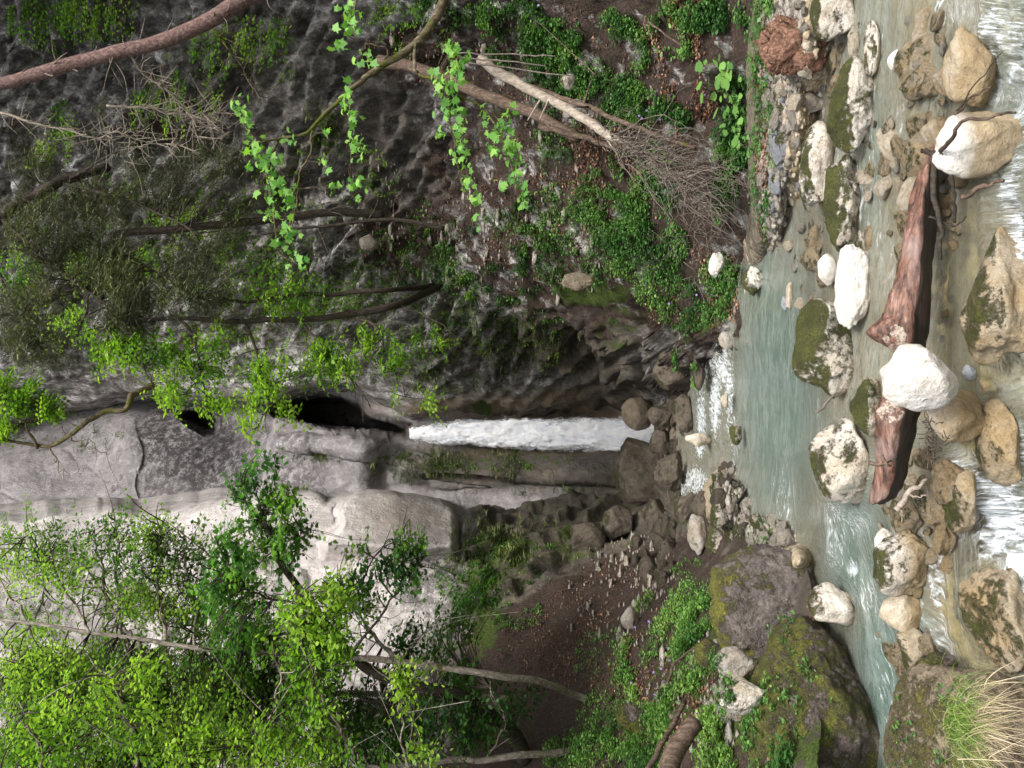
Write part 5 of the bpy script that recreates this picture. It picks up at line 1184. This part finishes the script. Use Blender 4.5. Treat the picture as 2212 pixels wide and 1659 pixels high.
# --- centre-right double-stemmed tree with the light curtain
dt = sdepth('R', 935, 622) - .2
tree('two_stemmed_tree', 'slim two-stemmed tree whose light green leaf curtain hangs before the cave', 'tree',
     [([(960, 600, dt + .1), (935, 622, dt - .3), (860, 655, 17.2), (760, 680, 16.8), (650, 690, 16.5), (530, 695, 16.3), (400, 690, 16), (250, 700, 15.8)], .10, .03),
      ([(935, 618, dt - .3), (850, 625, 17.2), (740, 632, 16.9), (640, 640, 16.6), (520, 650, 16.4), (380, 620, 16.2)], .06, .025)],
     [([(760, 680, 16.8), (820, 720, 16.3), (850, 800, 15.8), (880, 860, 15.5)], .03, .006), ([(650, 690, 16.5), (720, 760, 16), (770, 830, 15.6), (800, 880, 15.4)], .03, .006), ([(530, 695, 16.3), (560, 780, 15.8), (580, 850, 15.5), (560, 920, 15.3)], .03, .006), ([(400, 690, 16), (430, 760, 15.8), (440, 830, 15.6), (455, 890, 15.4)], .03, .006), ([(300, 697, 15.9), (280, 760, 15.7), (330, 820, 15.5)], .02, .006), ([(860, 655, 17.2), (950, 700, 17), (1000, 740, 16.8)], .02, .005)],
     [(720, 778, 15.8, 70, 55, .6, 120, 0), (810, 835, 15.6, 70, 40, .5, 120, .1), (860, 790, 15.8, 55, 60, .6, 75), (880, 862, 15.5, 40, 24, .4, 40, .1), (660, 780, 15.9, 70, 55, .6, 85), (560, 830, 15.6, 60, 55, .5, 80, .1), (535, 900, 15.4, 30, 45, .4, 42, .15), (440, 780, 15.8, 70, 60, .6, 90), (460, 870, 15.4, 45, 30, .4, 44, .15), (360, 850, 15.5, 45, 40, .4, 40, .15), (280, 750, 15.7, 70, 50, .6, 80, .15), (220, 760, 15.7, 45, 40, .4, 34, .15), (340, 770, 15.7, 60, 50, .5, 60), (610, 890, 15.4, 20, 24, .3, 12, .1), (925, 870, 15.6, 18, 20, .3, 9, .1), (500, 730, 16, 90, 40, .6, 70), (600, 640, 16.4, 100, 60, .6, 70, -.1), (930, 740, 16.8, 60, 40, .5, 36, -.1), (800, 740, 16.4, 60, 40, .5, 50)],
     B_dark, L_bright, .085, T_OVAL, seed=80, nl=11, L=(.3, .75), droop=.35, wob=.06)
# --- olive conifer masses upper right
tree('yew_tree', 'dull olive needle-leaved tree hanging down the cliff beneath the upper edge', 'tree',
     [([(-150, 560, 16.5), (0, 470, 16.6), (60, 430, 16.8), (130, 395, 17), (235, 362, 17.5)], .13, .09)],
     [([(0, 470, 16.6), (100, 560, 16), (200, 640, 15.8), (300, 700, 15.7)], .05, .008), ([(60, 430, 16.8), (200, 520, 16.4), (330, 580, 16), (430, 650, 15.8)], .05, .008), ([(-50, 500, 16.5), (20, 640, 16), (80, 740, 15.8)], .05, .008), ([(130, 395, 17), (260, 430, 16.8), (380, 480, 16.5), (460, 560, 16.2)], .04, .008), ([(130, 395, 17), (250, 330, 17), (330, 290, 17)], .03, .006)],
     [(60, 520, 16, 120, 70, .8, 323), (200, 560, 16, 110, 60, .8, 255), (60, 640, 15.9, 90, 60, .8, 204), (250, 620, 15.9, 60, 40, .6, 136), (330, 640, 15.9, 90, 60, .7, 221), (430, 650, 15.9, 70, 60, .6, 170), (400, 560, 16.3, 80, 50, .6, 136), (60, 740, 15.8, 80, 50, .6, 153), (250, 690, 15.8, 60, 30, .5, 102), (280, 230, 16.4, 110, 50, .5, 70), (430, 360, 16.4, 100, 50, .5, 70), (270, 330, 17, 60, 50, .5, 102, -.1), (220, 420, 17, 80, 60, .6, 119, -.1), (350, 420, 16.8, 60, 50, .5, 85, -.2), (60, 340, 17.2, 70, 60, .5, 102), (120, 450, 16.6, 140, 60, .8, 200, .1), (480, 470, 17, 60, 60, .5, 85)],
     B_dark, L_dull, .10, T_NEEDLE, seed=100, nl=26, L=(.3, .8), droop=.55, tilt=.9)
tree('leafy_tree', 'green leafy tree clinging to the cliff behind the olive needles', 'tree',
     [([(330, 520, 19.4), (200, 600, 18.8), (80, 660, 18.5), (-100, 700, 18.3)], .08, .05)],
     [([(200, 600, 18.8), (180, 690, 18.4), (150, 760, 18.2)], .03, .006), ([(80, 660, 18.5), (30, 740, 18.2)], .03, .006)],
     [(560, 560, 18.2, 120, 60, .6, 70), (420, 470, 18.4, 120, 60, .6, 60), (650, 650, 18.2, 140, 50, .6, 70), (380, 230, 18.4, 120, 60, .5, 50, -.1), (520, 100, 16.6, 120, 50, .4, 50, -.1), (150, 40, 17.2, 150, 40, .4, 70, -.1), (120, 700, 18.2, 90, 50, .7, 80, .1), (180, 580, 18.6, 60, 50, .6, 60, 0), (30, 600, 18.4, 60, 60, .6, 60, 0), (100, 290, 19.2, 60, 60, .4, 60, 0), (300, 560, 19, 80, 50, .5, 60, 0)],
     B_dark, L_mid, .09, T_OVAL, seed=120, nl=12)
tree('treetop', 'bright green treetop at the upper rim above the smooth chute wall', 'tree',
     [([(330, 832, 24.0), (290, 850, 23.6), (270, 880, 23.4), (200, 905, 23.2), (150, 945, 23.0), (90, 960, 23), (0, 945, 23)], .10, .04)],
     [([(90, 960, 23), (40, 900, 23), (0, 860, 23)], .04, .01), ([(150, 945, 23), (200, 960, 22.8), (240, 985, 22.8)], .02, .005), ([(110, 955, 23), (130, 1010, 22.8), (150, 1030, 22.8)], .02, .005)],
     [(20, 850, 23, 70, 40, .8, 120, .15), (70, 880, 23, 60, 30, .6, 80, .1), (0, 930, 23, 30, 30, .6, 40, .2), (-40, 880, 23, 60, 90, .8, 90, .1), (110, 890, 23, 30, 26, .5, 30, 0)],
     B_mossy, L_bright, .11, T_OVAL, seed=130, nl=12, wob=.12)
# --- straight trunks
def trunk_tree(name, label, P, r0, r1, bark, seed, twigs=14, tl=.8, cat='tree', wob=.03):
    mb = MB(); C = limb(mb, P, r0, r1, 14, 10, .10, wob, seed)
    root = empty(name, C[0], label, cat); mb.build('trunk', bark, root, smooth=True)
    rs = np.random.RandomState(seed)
    for i in range(twigs):
        tb = MB(); k = rs.randint(2, len(C) - 2); s = C[k]; e = s + np.array([rs.normal(0, .5), rs.normal(-.1, .4), rs.normal(-.25, .2)]) * tl
        m = (s + e) / 2 + rs.normal(0, .05, 3); tube(tb, crom(np.array([s, m, e]), 4), np.linspace(r0 * .12, .003, 9), 5, cap=False)
        tb.build('dead_branch', B_twig, root)
    return root
trunk_tree('spruce_tree', 'reddish scaly spruce trunk slanting across the upper right corner of the gorge', [(700, -120, 11.0), (600, -40, 11), (520, 4, 11), (420, 62, 11), (300, 105, 11), (180, 135, 11), (60, 165, 11), (0, 180, 11), (-150, 215, 11)], .11, .07, B_spruce, 201, 26, .7)
trunk_tree('dead_tree', 'dark broken trunk lying against the cliff behind the maple leaves', [(240, 505, 17), (400, 493, 17.2), (550, 478, 17.4), (700, 460, 17.7), (830, 465, 18.2)], .075, .085, B_dark, 202, 10, 1.0, 'dead tree')
trunk_tree('dead_tree', 'thin mossy stem rising beside the broken dark trunk', [(960, 495, 17.8), (850, 475, 17.6), (700, 488, 17.3), (550, 510, 17)], .05, .02, B_dark, 203, 8, 1.0, 'dead tree')
def dead_branch(name, label, L, mat, seed, bush=0, reg=None):
    mb = MB()
    for i, (P, r0, r1) in enumerate(L):
        C = limb(mb, P, r0, r1, 7, 7, .15, .05, seed + i); rs = np.random.RandomState(seed + i)
        for k in range(2, len(C)):
            for q in range(2):
                e = C[k] + rs.normal(0, .16, 3) + [0, 0, -.08]; tube(mb, np.array([C[k], (C[k] + e) / 2 + rs.normal(0, .03, 3), e]), [.006, .004, .002], 4, cap=False)
    rs = np.random.RandomState(seed)
    for i in range(bush):
        a = W(reg[0] + rs.normal(0, reg[3]), reg[1] + rs.normal(0, reg[4]), reg[2] + rs.normal(0, .4)); e = a + rs.normal(0, .28, 3) - [0, 0, .15]
        tube(mb, np.array([a, (a + e) / 2 + rs.normal(0, .05, 3), e]), [.004, .003, .0015], 4, cap=False)
    o = mb.build(name, mat); recenter(o, W(*L[0][0][0])); tag(o, label, 'dead branch'); return o
dead_branch('dead_branch', 'bare pale forked branch with a mossy elbow below the spruce trunk', [([(275, 110, 11), (310, 155, 11.2), (340, 180, 11.3), (370, 205, 11.4), (400, 240, 11.6), (440, 250, 11.7), (485, 243, 11.8)], .02, .01), ([(230, 232, 11.6), (300, 230, 11.7), (340, 238, 11.7), (420, 255, 11.8), (480, 262, 11.9)], .016, .01)], B_dead, 301, 26, (440, 275, 12.0, 26, 18))
dead_branch('dead_branch', 'long thin pale branch crossing the dark rock at the upper right', [([(-40, 235, 12), (60, 262, 12), (140, 282, 12.1), (205, 300, 12.2), (250, 290, 12.3), (330, 308, 12.5), (400, 312, 12.6)], .02, .006)], B_dead, 311, 30, (255, 310, 12.5, 26, 18))
dead_branch('dead_branch', 'thin mossy diagonal branch between spruce trunk and maple leaves', [([(445, 45, 11.5), (480, 90, 11.6), (520, 140, 11.8), (560, 210, 12)], .014, .006)], B_mossy, 321)

# --- overhanging maple, near
def maple():
    L = [([(1010, -90, 7.2), (965, -10, 7.1), (940, 40, 7.0), (895, 98, 6.95), (850, 128, 6.9), (800, 160, 6.9), (760, 195, 6.9), (700, 250, 6.85), (665, 285, 6.8), (620, 300, 6.8), (560, 310, 6.75)], .045, .006),
         ([(900, 95, 6.95), (895, 140, 6.9), (905, 163, 6.9), (940, 175, 6.85), (1000, 208, 6.8), (1050, 230, 6.8), (1080, 262, 6.8)], .016, .005),
         ([(672, 282, 6.8), (670, 330, 6.75), (650, 380, 6.7), (640, 430, 6.7), (630, 500, 6.65)], .01, .004), ([(830, 140, 6.9), (838, 110, 6.85), (800, 96, 6.85), (780, 110, 6.85)], .009, .004), ([(770, -20, 6.9), (765, 40, 6.8), (768, 90, 6.8)], .008, .004),
         ([(965, 185, 6.85), (975, 260, 6.8), (985, 330, 6.75), (1000, 420, 6.7)], .009, .003), ([(1050, 230, 6.8), (1085, 300, 6.75), (1110, 380, 6.7), (1120, 430, 6.7)], .009, .003), ([(600, 305, 6.8), (580, 370, 6.75), (590, 450, 6.7), (600, 550, 6.7)], .009, .003), ([(760, 195, 6.9), (755, 260, 6.85), (760, 340, 6.8)], .008, .003), ([(560, 310, 6.75), (535, 280, 6.75), (515, 240, 6.7)], .008, .003)]
    mb = MB(); sk = []
    for i, (P, a, b) in enumerate(L): sk.append(limb(mb, P, a, b, 9 if i == 0 else 6, 7, .15, .03, 500 + i))
    root = empty('overhanging_maple', sk[0][0], 'maple bough with hanging light green lobed leaves reaching in from the upper edge', 'maple bough')
    mb.build('branch', B_mossy, root, smooth=True)
    lm, tm = MB(), MB()
    H = [(515, 225, 18, 22, 9), (530, 262, 18, 30, 12), (545, 325, 24, 26, 12), (575, 350, 26, 30, 20), (590, 400, 26, 34, 24), (600, 450, 26, 30, 22), (615, 510, 24, 30, 18), (635, 560, 18, 30, 10), (620, 300, 20, 16, 6), (700, 280, 10, 12, 3),
         (748, 20, 14, 24, 11), (762, 60, 16, 26, 14), (730, 95, 10, 20, 7), (768, 130, 14, 14, 5), (745, 200, 12, 22, 8), (752, 250, 16, 22, 12), (765, 300, 16, 26, 13), (775, 335, 16, 16, 8), (765, 400, 14, 18, 8), (700, 350, 14, 16, 5), (795, 128, 12, 14, 6), (720, 400, 12, 14, 4), (770, 440, 8, 12, 3),
         (970, 110, 14, 24, 14), (985, 150, 18, 26, 20), (960, 190, 20, 22, 18), (975, 240, 22, 26, 22), (985, 290, 18, 26, 16), (990, 340, 18, 26, 14), (1010, 390, 14, 26, 12), (1022, 445, 8, 28, 8), (935, 160, 8, 12, 4), (1000, 125, 10, 10, 4), (945, 290, 10, 12, 4),
         (1045, 250, 12, 18, 7), (1085, 290, 18, 30, 16), (1100, 330, 18, 30, 20), (1115, 380, 14, 28, 14), (1130, 430, 10, 24, 8), (1060, 310, 12, 30, 10), (1075, 400, 12, 14, 6), (1100, 250, 10, 14, 6)]
    skv = np.vstack(sk)
    for (px, py, rx, ry, n) in H:
        n = int(n * 1.25)
        X = RS.normal(px, rx * .6, n); Y = RS.normal(py, ry * .6, n); D = 6.75 + RS.normal(0, .12, n)
        P = W(X, Y, D); j = ((P[:, None] - skv[None]) ** 2).sum(-1).argmin(1); A = skv[j]
        d = RS.normal(0, .5, (n, 3)) + [0, -.5, -.35]
        leaves(lm, P, d, UP * .7 + np.array([0, -.6, 0]) + RS.normal(0, .5, (n, 3)), RS.uniform(.038, .082, n), T_MAPLE, .3, np.clip(.5 + RS.normal(0, .32, n), 0, 1))
        for i in range(0, n, 2):
            if np.linalg.norm(A[i] - P[i]) < 1.0: tube(tm, np.array([A[i], (A[i] + P[i]) / 2 + [0, 0, .03], P[i]]), [.003, .002, .0015], 3, cap=False)
    lm.build('leaves', L_maple, root); tag(tm.build('twigs', B_brown, root), kind='stuff')
maple()


# ------------------------------------------------------------------ ground cover (uncountable)
def cover(name, key, regs, leafm, T, size, nleaf=7, up=.06, seed=0, tilt=.5, label=None, mult=1.5):
    rs = np.random.RandomState(seed); mb = MB()
    for (cx, cy, rx, ry, n) in regs:
        n = int(n * mult); a = rs.uniform(0, 6.283, n); r = np.sqrt(rs.rand(n)); X = cx + r * np.cos(a) * rx; Y = cy + r * np.sin(a) * ry
        P, N = samp(key, X, Y)
        kp = fbm(P, 1.8, 3, seed=seed + 9) > -.08; P, N = P[kp], N[kp]; n = len(P)
        if n == 0: continue
        sc = rs.uniform(.6, 1.4, n)
        for k in range(nleaf):
            an = rs.uniform(0, 6.283, n); rad = np.stack([np.cos(an), np.sin(an), 0 * an], -1)
            Q = P + N * .01 + rad * (size * .5 * sc * rs.rand(n))[:, None] + (UP * .7 + N * .5) * (up * sc * rs.rand(n))[:, None]
            leaves(mb, Q, rad + UP * rs.uniform(-.2, .5, n)[:, None], UP + N * .5 + rs.normal(0, tilt, (n, 3)), size * sc * rs.uniform(.6, 1.2, n), T, .2, np.clip(.5 + .8 * fbm(P, 2, 2, seed=4) + rs.normal(0, .2, n), 0, 1))
    o = mb.build(name, leafm); tag(o, label, None, None, 'stuff'); return o
cover('undergrowth', 'R', [(1100, 60, 90, 90, 260), (1200, 130, 90, 90, 330), (1300, 110, 110, 90, 420), (1370, 230, 70, 50, 200), (1440, 250, 60, 40, 140), (1250, 190, 50, 30, 60), (1480, 60, 70, 60, 130), (1560, 60, 60, 70, 260), (1610, 130, 30, 60, 160), (1600, 300, 40, 70, 150), (1420, 400, 60, 60, 140), (1250, 500, 160, 110, 420), (1400, 530, 80, 70, 260), (1330, 470, 80, 60, 160), (1450, 620, 60, 40, 120), (1500, 680, 70, 30, 140), (1100, 550, 120, 100, 240), (1000, 600, 120, 70, 180), (1560, 600, 40, 60, 120), (930, 540, 120, 100, 130), (1390, 350, 60, 60, 90), (1230, 360, 80, 40, 90), (1580, 460, 30, 100, 100), (850, 560, 150, 60, 140), (1200, 270, 60, 60, 60), (1100, 700, 150, 50, 120), (1000, 20, 80, 60, 100)],
      L_herb, T_OVAL, .046, 9, .12, 1, label='low green herbs growing over the right slope', mult=2.7)
cover('undergrowth', 'L', [(1450, 1430, 90, 150, 500), (1500, 1340, 70, 80, 300), (1480, 1500, 80, 120, 420), (1520, 1350, 60, 60, 260), (1570, 1310, 40, 50, 130), (1400, 1480, 60, 80, 260), (1420, 1600, 90, 80, 320), (1350, 1640, 90, 60, 220), (1560, 1600, 80, 80, 300), (1650, 1620, 60, 60, 200), (1300, 1560, 70, 60, 120), (1240, 1640, 60, 40, 90), (1060, 1190, 60, 50, 120), (1000, 1250, 60, 60, 120), (1150, 1230, 80, 50, 80), (1320, 1420, 70, 60, 70), (1500, 1250, 40, 40, 60), (1120, 1330, 60, 50, 70), (930, 1450, 90, 80, 130)],
      L_bank, T_OVAL, .040, 9, .10, 2, label='dense low green herbs on the left bank', mult=2.2)
cover('leaf_litter', 'R', [(1290, 370, 100, 100, 900), (1480, 60, 90, 90, 800), (1500, 200, 80, 60, 600), (880, 520, 140, 90, 500), (1500, 630, 110, 90, 700), (1150, 480, 170, 120, 700), (900, 120, 120, 80, 500), (1200, 300, 300, 300, 1400)],
      L_litter, T_RHOMB, .05, 2, .02, 3, .7, label='fallen brown leaves lying on the right slope')
cover('leaf_litter', 'L', [(1300, 1350, 160, 150, 1500), (1200, 1420, 130, 90, 700), (1420, 1520, 110, 120, 700), (1500, 1500, 90, 120, 400), (1620, 1560, 60, 90, 200)],
      L_litter, T_RHOMB, .04, 2, .02, 4, .7, label='fallen brown leaves lying on the left slope')
cover('cliff_grass', 'R', [(300, 350, 200, 150, 220), (700, 700, 250, 60, 260), (600, 600, 200, 80, 160), (1000, 780, 150, 60, 160), (1150, 740, 150, 60, 140), (500, 450, 150, 120, 150), (700, 290, 60, 60, 60), (950, 830, 60, 20, 40), (200, 600, 150, 120, 120)],
      L_cliff, T_NEEDLE, .15, 9, .05, 5, .8, label='dull grass tufts rooted in the cliff cracks')
cover('cliff_grass', 'C', [(900, 1000, 110, 35, 170), (1080, 1000, 160, 28, 170), (150, 930, 130, 50, 90), (690, 985, 50, 14, 30), (1200, 1050, 120, 20, 60), (40, 1120, 60, 20, 30)],
      L_cliff, T_NEEDLE, .15, 9, .05, 6, .8, label='dull grass tufts on the wet chute wall')
cover('cliff_grass', 'L', [(1050, 1200, 90, 80, 200), (1150, 1180, 90, 50, 130), (100, 1250, 130, 120, 120), (560, 1240, 60, 60, 60)], L_cliff, T_NEEDLE, .15, 9, .05, 7, .8, label='dull grass tufts on the left cliff foot')
def on_rock(label, objs, leafm, T, size, n, nleaf=6, up=.05, zmin=.35, reg=None, seed=0):
    rs = np.random.RandomState(seed); mb = MB()
    for o in objs:
        m = len(o.data.vertices); a = np.empty(m * 3, np.float32); o.data.vertices.foreach_get('co', a); V = a.reshape(-1, 3).astype(float) + np.array(o.location)
        b = np.empty(m * 3, np.float32); o.data.vertices.foreach_get('normal', b); N = b.reshape(-1, 3).astype(float)
        k = np.where((N[:, 2] > zmin) & (fbm(V, 3.0, 2, seed=seed) > .0))[0]
        if not len(k): continue
        k = k[rs.randint(0, len(k), n)]; P, Nn = V[k], N[k]; sc = rs.uniform(.5, 1.4, n)
        for q in range(nleaf):
            an = rs.uniform(0, 6.283, n); rad = np.stack([np.cos(an), np.sin(an), 0 * an], -1)
            leaves(mb, P + rad * (size * .6 * sc * rs.rand(n))[:, None] + Nn * (up * sc * rs.rand(n))[:, None], rad + UP * rs.uniform(-.2, .6, n)[:, None], UP + rs.normal(0, .5, (n, 3)), size * sc, T, .2, np.clip(rs.normal(.5, .25, n), 0, 1))
    o = mb.build('undergrowth', leafm); tag(o, label, None, None, 'stuff')
RK = {o['label']: o for o in COL.objects if o.get('category') in ('boulder', 'rock')}
def rk(*w): return [o for l, o in RK.items() if any(x in l for x in w)]
on_rock('small herbs rooted on the huge brown boulder', rk('huge brown boulder'), L_herb, T_OVAL, .035, 520, zmin=.55, seed=61)
on_rock('small herbs rooted on the rocks above the yellow moss crest', rk('pale lichen boulder', 'grey-white boulder', 'brown lichen rock', 'dark moss grown boulder'), L_herb, T_OVAL, .03, 60, zmin=.4, seed=62)
on_rock('small herbs around the grass tussock', rk('clump of straw'), L_herb, T_OVAL, .03, 40, zmin=.2, seed=63)
on_rock('small herbs on the moss capped mound', rk('moss capped mound', 'flat mossy rock at the top'), L_herb, T_OVAL, .06, 50, zmin=.3, seed=64)
on_rock('dry leaves and bits lying on the mossy foreground rocks', rk('huge brown boulder', 'huge dark boulder', 'clump of straw'), L_litter, T_RHOMB, .022, 130, 1, .004, .4, seed=65)
def rubble():
    rs = np.random.RandomState(12)
    for key, regs, nm in (('R', [(1150, 500, 220, 150, 200), (950, 560, 150, 120, 120), (1000, 80, 140, 90, 70), (1250, 250, 120, 100, 80), (750, 450, 120, 150, 120)], 'pale stone fragments strewn over the right slope'), ('L', [(1330, 1300, 120, 120, 120), (1500, 1500, 120, 130, 160), (1400, 1220, 70, 60, 160)], 'stone fragments strewn over the left slope')):
        mb = MB(); V, Fc = ICO[2]
        for (cx, cy, rx, ry, n) in regs:
            for i in range(n):
                a = rs.uniform(0, 6.283); r = math.sqrt(rs.rand()); P, N = samp(key, cx + r * math.cos(a) * rx, cy + r * math.sin(a) * ry)
                s = rs.uniform(.015, .045) * (1 + 1.6 * (rs.rand() < .12)); q = V * (1 + .3 * rs.normal(size=len(V)))[:, None] * [s * 1.4, s * .9, s * .45]
                mb.add(q + P, [Fc])
        tag(mb.build('rubble', R_cobble), nm, None, None, 'stuff')
rubble()
def gravel():
    rs = np.random.RandomState(77)
    for nm, key, regs, mt in (('loose gravel on the right bank around the stump', 'G', [(1690, 100, 45, 190, 1500), (1670, 350, 28, 210, 900)], R_cobble), ('loose gravel on the far spit and the left pool edge', 'G', [(1600, 1075, 50, 95, 900), (1660, 1150, 50, 50, 400)], R_cobble), ('small stones in the clear shallows', 'G', [(1790, 400, 120, 420, 700), (1960, 500, 70, 400, 500), (2000, 1000, 60, 150, 150)], R_cream)):
        mb = MB(); V, Fc = ICO[2]
        for (cx, cy, rx, ry, n) in regs:
            for i in range(n):
                a = rs.uniform(0, 6.283); r_ = math.sqrt(rs.rand()); P, N = samp(key, cx + r_ * math.cos(a) * rx, cy + r_ * math.sin(a) * ry)
                s = rs.uniform(.012, .035) * (1 + 1.0 * (rs.rand() < .15)); q = V * (1 + .16 * rs.normal(size=len(V)))[:, None] * [s * rs.uniform(.8, 1.4), s * rs.uniform(.8, 1.3), s * .6]
                mb.add(q + P, [Fc])
        tag(mb.build('gravel', mt), nm, None, None, 'stuff')
gravel()
cover('cliff_herbs', 'R', [(650, 620, 250, 90, 130), (450, 720, 260, 90, 150), (1050, 740, 180, 80, 130), (250, 480, 200, 120, 130), (150, 60, 160, 70, 90), (700, 400, 160, 90, 80), (900, 640, 140, 90, 130), (900, 60, 120, 80, 90), (500, 120, 160, 80, 70)], L_mid, T_OVAL, .06, 9, .16, 31, label='small leafy plants rooted in cracks of the right cliff', mult=2.6)
cover('cliff_herbs', 'C', [(980, 1000, 60, 20, 26), (1100, 1010, 60, 20, 16), (1330, 1030, 40, 30, 10), (130, 1100, 80, 20, 30)], L_mid, T_OVAL, .05, 8, .14, 32, label='small leafy plants on the chute wall', mult=1.2)
cover('undergrowth', 'G', [(1656, 200, 30, 330, 700), (1675, 60, 20, 60, 60), (1640, 1150, 40, 40, 60), (1600, 1120, 40, 50, 50)], L_herb, T_OVAL, .04, 6, .06, 33, label='herbs along the back of the gravel bank')
cover('leaf_litter', 'G', [(1652, 250, 18, 330, 1200)], L_litter, T_RHOMB, .04, 2, .02, 34, .7, label='dead leaves along the back of the gravel bank')
# butterbur
def butterbur():
    rs = np.random.RandomState(21); k = 0
    for (px, py, n, lab) in [(1588, 165, 26, 'round-leaved butterbur clump highest on the bank beside the stump'), (1605, 225, 30, 'round-leaved butterbur clump with the largest leaves on the right bank'), (1618, 295, 20, 'round-leaved butterbur clump nearest the twig pile')]:
        C, N = samp('R', px, py); root = empty('butterbur', C, lab, 'plant', 'butterbur clumps on the right bank')
        lm, sm = MB(), MB()
        X = rs.normal(px, 18, n); Y = rs.normal(py, 20, n); P, _ = samp('R', X, Y); P = P + np.array([0, -.12, 0]) + UP * rs.uniform(.08, .28, n)[:, None]
        a = rs.uniform(0, 6.28, n); d = np.stack([np.cos(a), np.sin(a) - .5, 0 * a - .15], -1)
        leaves(lm, P, d, UP + np.array([0, -.6, 0]) + rs.normal(0, .2, (n, 3)), rs.uniform(.07, .16, n), T_ROUND, .1, rs.uniform(.5, 1, n))
        for i in range(n): tube(sm, np.array([samp('R', X[i], Y[i])[0], P[i] - [0, 0, .03], P[i]]), [.006, .005, .004], 4, cap=False)
        lm.build('leaves', L_herb, root); sm.build('stalks', L_herb, root)
butterbur()
# grass tussock on the near boulder
def tussock():
    rs = np.random.RandomState(31)
    C = W(2100, 1560, 4.35); root = empty('grass_tussock', C, 'tussock of green and straw-coloured grass hanging over the mossy near boulder', 'grass tussock')
    for nm, mt, n, rng in (('green_blades', L_grass, 460, (.10, .26)), ('dry_blades', L_straw, 240, (.10, .26))):
        mb = MB()
        for i in range(n):
            g = nm[0] == 'g'
            s = W(rs.normal(2085, 20) + (0 if g else 22), rs.normal(1560, 38), 4.42 + rs.normal(0, .06)); L = rs.uniform(*rng); a = rs.normal(0, .45); f_ = rs.uniform(.3, 1.0)
            v = np.array([math.sin(a) * .8, -.5 * f_, rs.uniform(.3, 1.0) if g else rs.uniform(-.1, .5)]); v /= np.linalg.norm(v); t = np.linspace(0, 1, 6)[:, None]
            P = s + v * L * t + np.array([rs.normal(0, .25), -.1, -rs.uniform(.5, 1.2)]) * L * t ** 2.2
            w = .0026 * (1 - t * .85); sd = np.cross(v, UP) + rs.normal(0, .3, 3); sd /= np.linalg.norm(sd)
            V = np.stack([P - sd * w, P + sd * w], 1).reshape(-1, 3); q = np.array([[2 * k, 2 * k + 1, 2 * k + 3, 2 * k + 2] for k in range(5)]); mb.add(V, [q], rs.rand())
        mb.build(nm, mt, root)
tussock()
def flowers():
    rs = np.random.RandomState(41); n = 0
    for key, spots, lab in (('R', [(1388, 252), (1395, 262), (1402, 246), (1440, 262), (1510, 640), (1460, 655), (1180, 12), (1560, 205)], 'small purple flower on a thin stalk above the right slope herbs'), ('L', [(1420, 1530), (1435, 1500), (1400, 1545), (1415, 1440), (1430, 1430), (1425, 1345), (1405, 1365), (1445, 1390), (1380, 1470), (1395, 1560), (1455, 1420), (1370, 1510)], 'small purple flower on a thin stalk above the left bank herbs')):
        for (px, py) in spots:
            P, N = samp(key, px, py); C = P + [0, -.05, .12]; root = empty('purple_flower', P, lab, 'flower', 'purple flowers on the ' + ('right slope' if key == 'R' else 'left bank'))
            m = MB(); a = np.arange(5) * 1.2566; d = np.stack([np.cos(a), .2 * np.sin(a) - .2, np.sin(a)], -1)
            leaves(m, np.repeat(C[None], 5, 0), d, np.repeat(np.array([[0, -1, .4]]), 5, 0) + rs.normal(0, .1, (5, 3)), np.full(5, .022), T_OVAL, .1); m.build('petals', L_flower, root)
            m = MB(); tube(m, np.array([P, (P + C) / 2 + [.01, 0, 0], C]), [.003, .0025, .002], 4, cap=False); m.build('stalk', L_herb, root)
flowers()
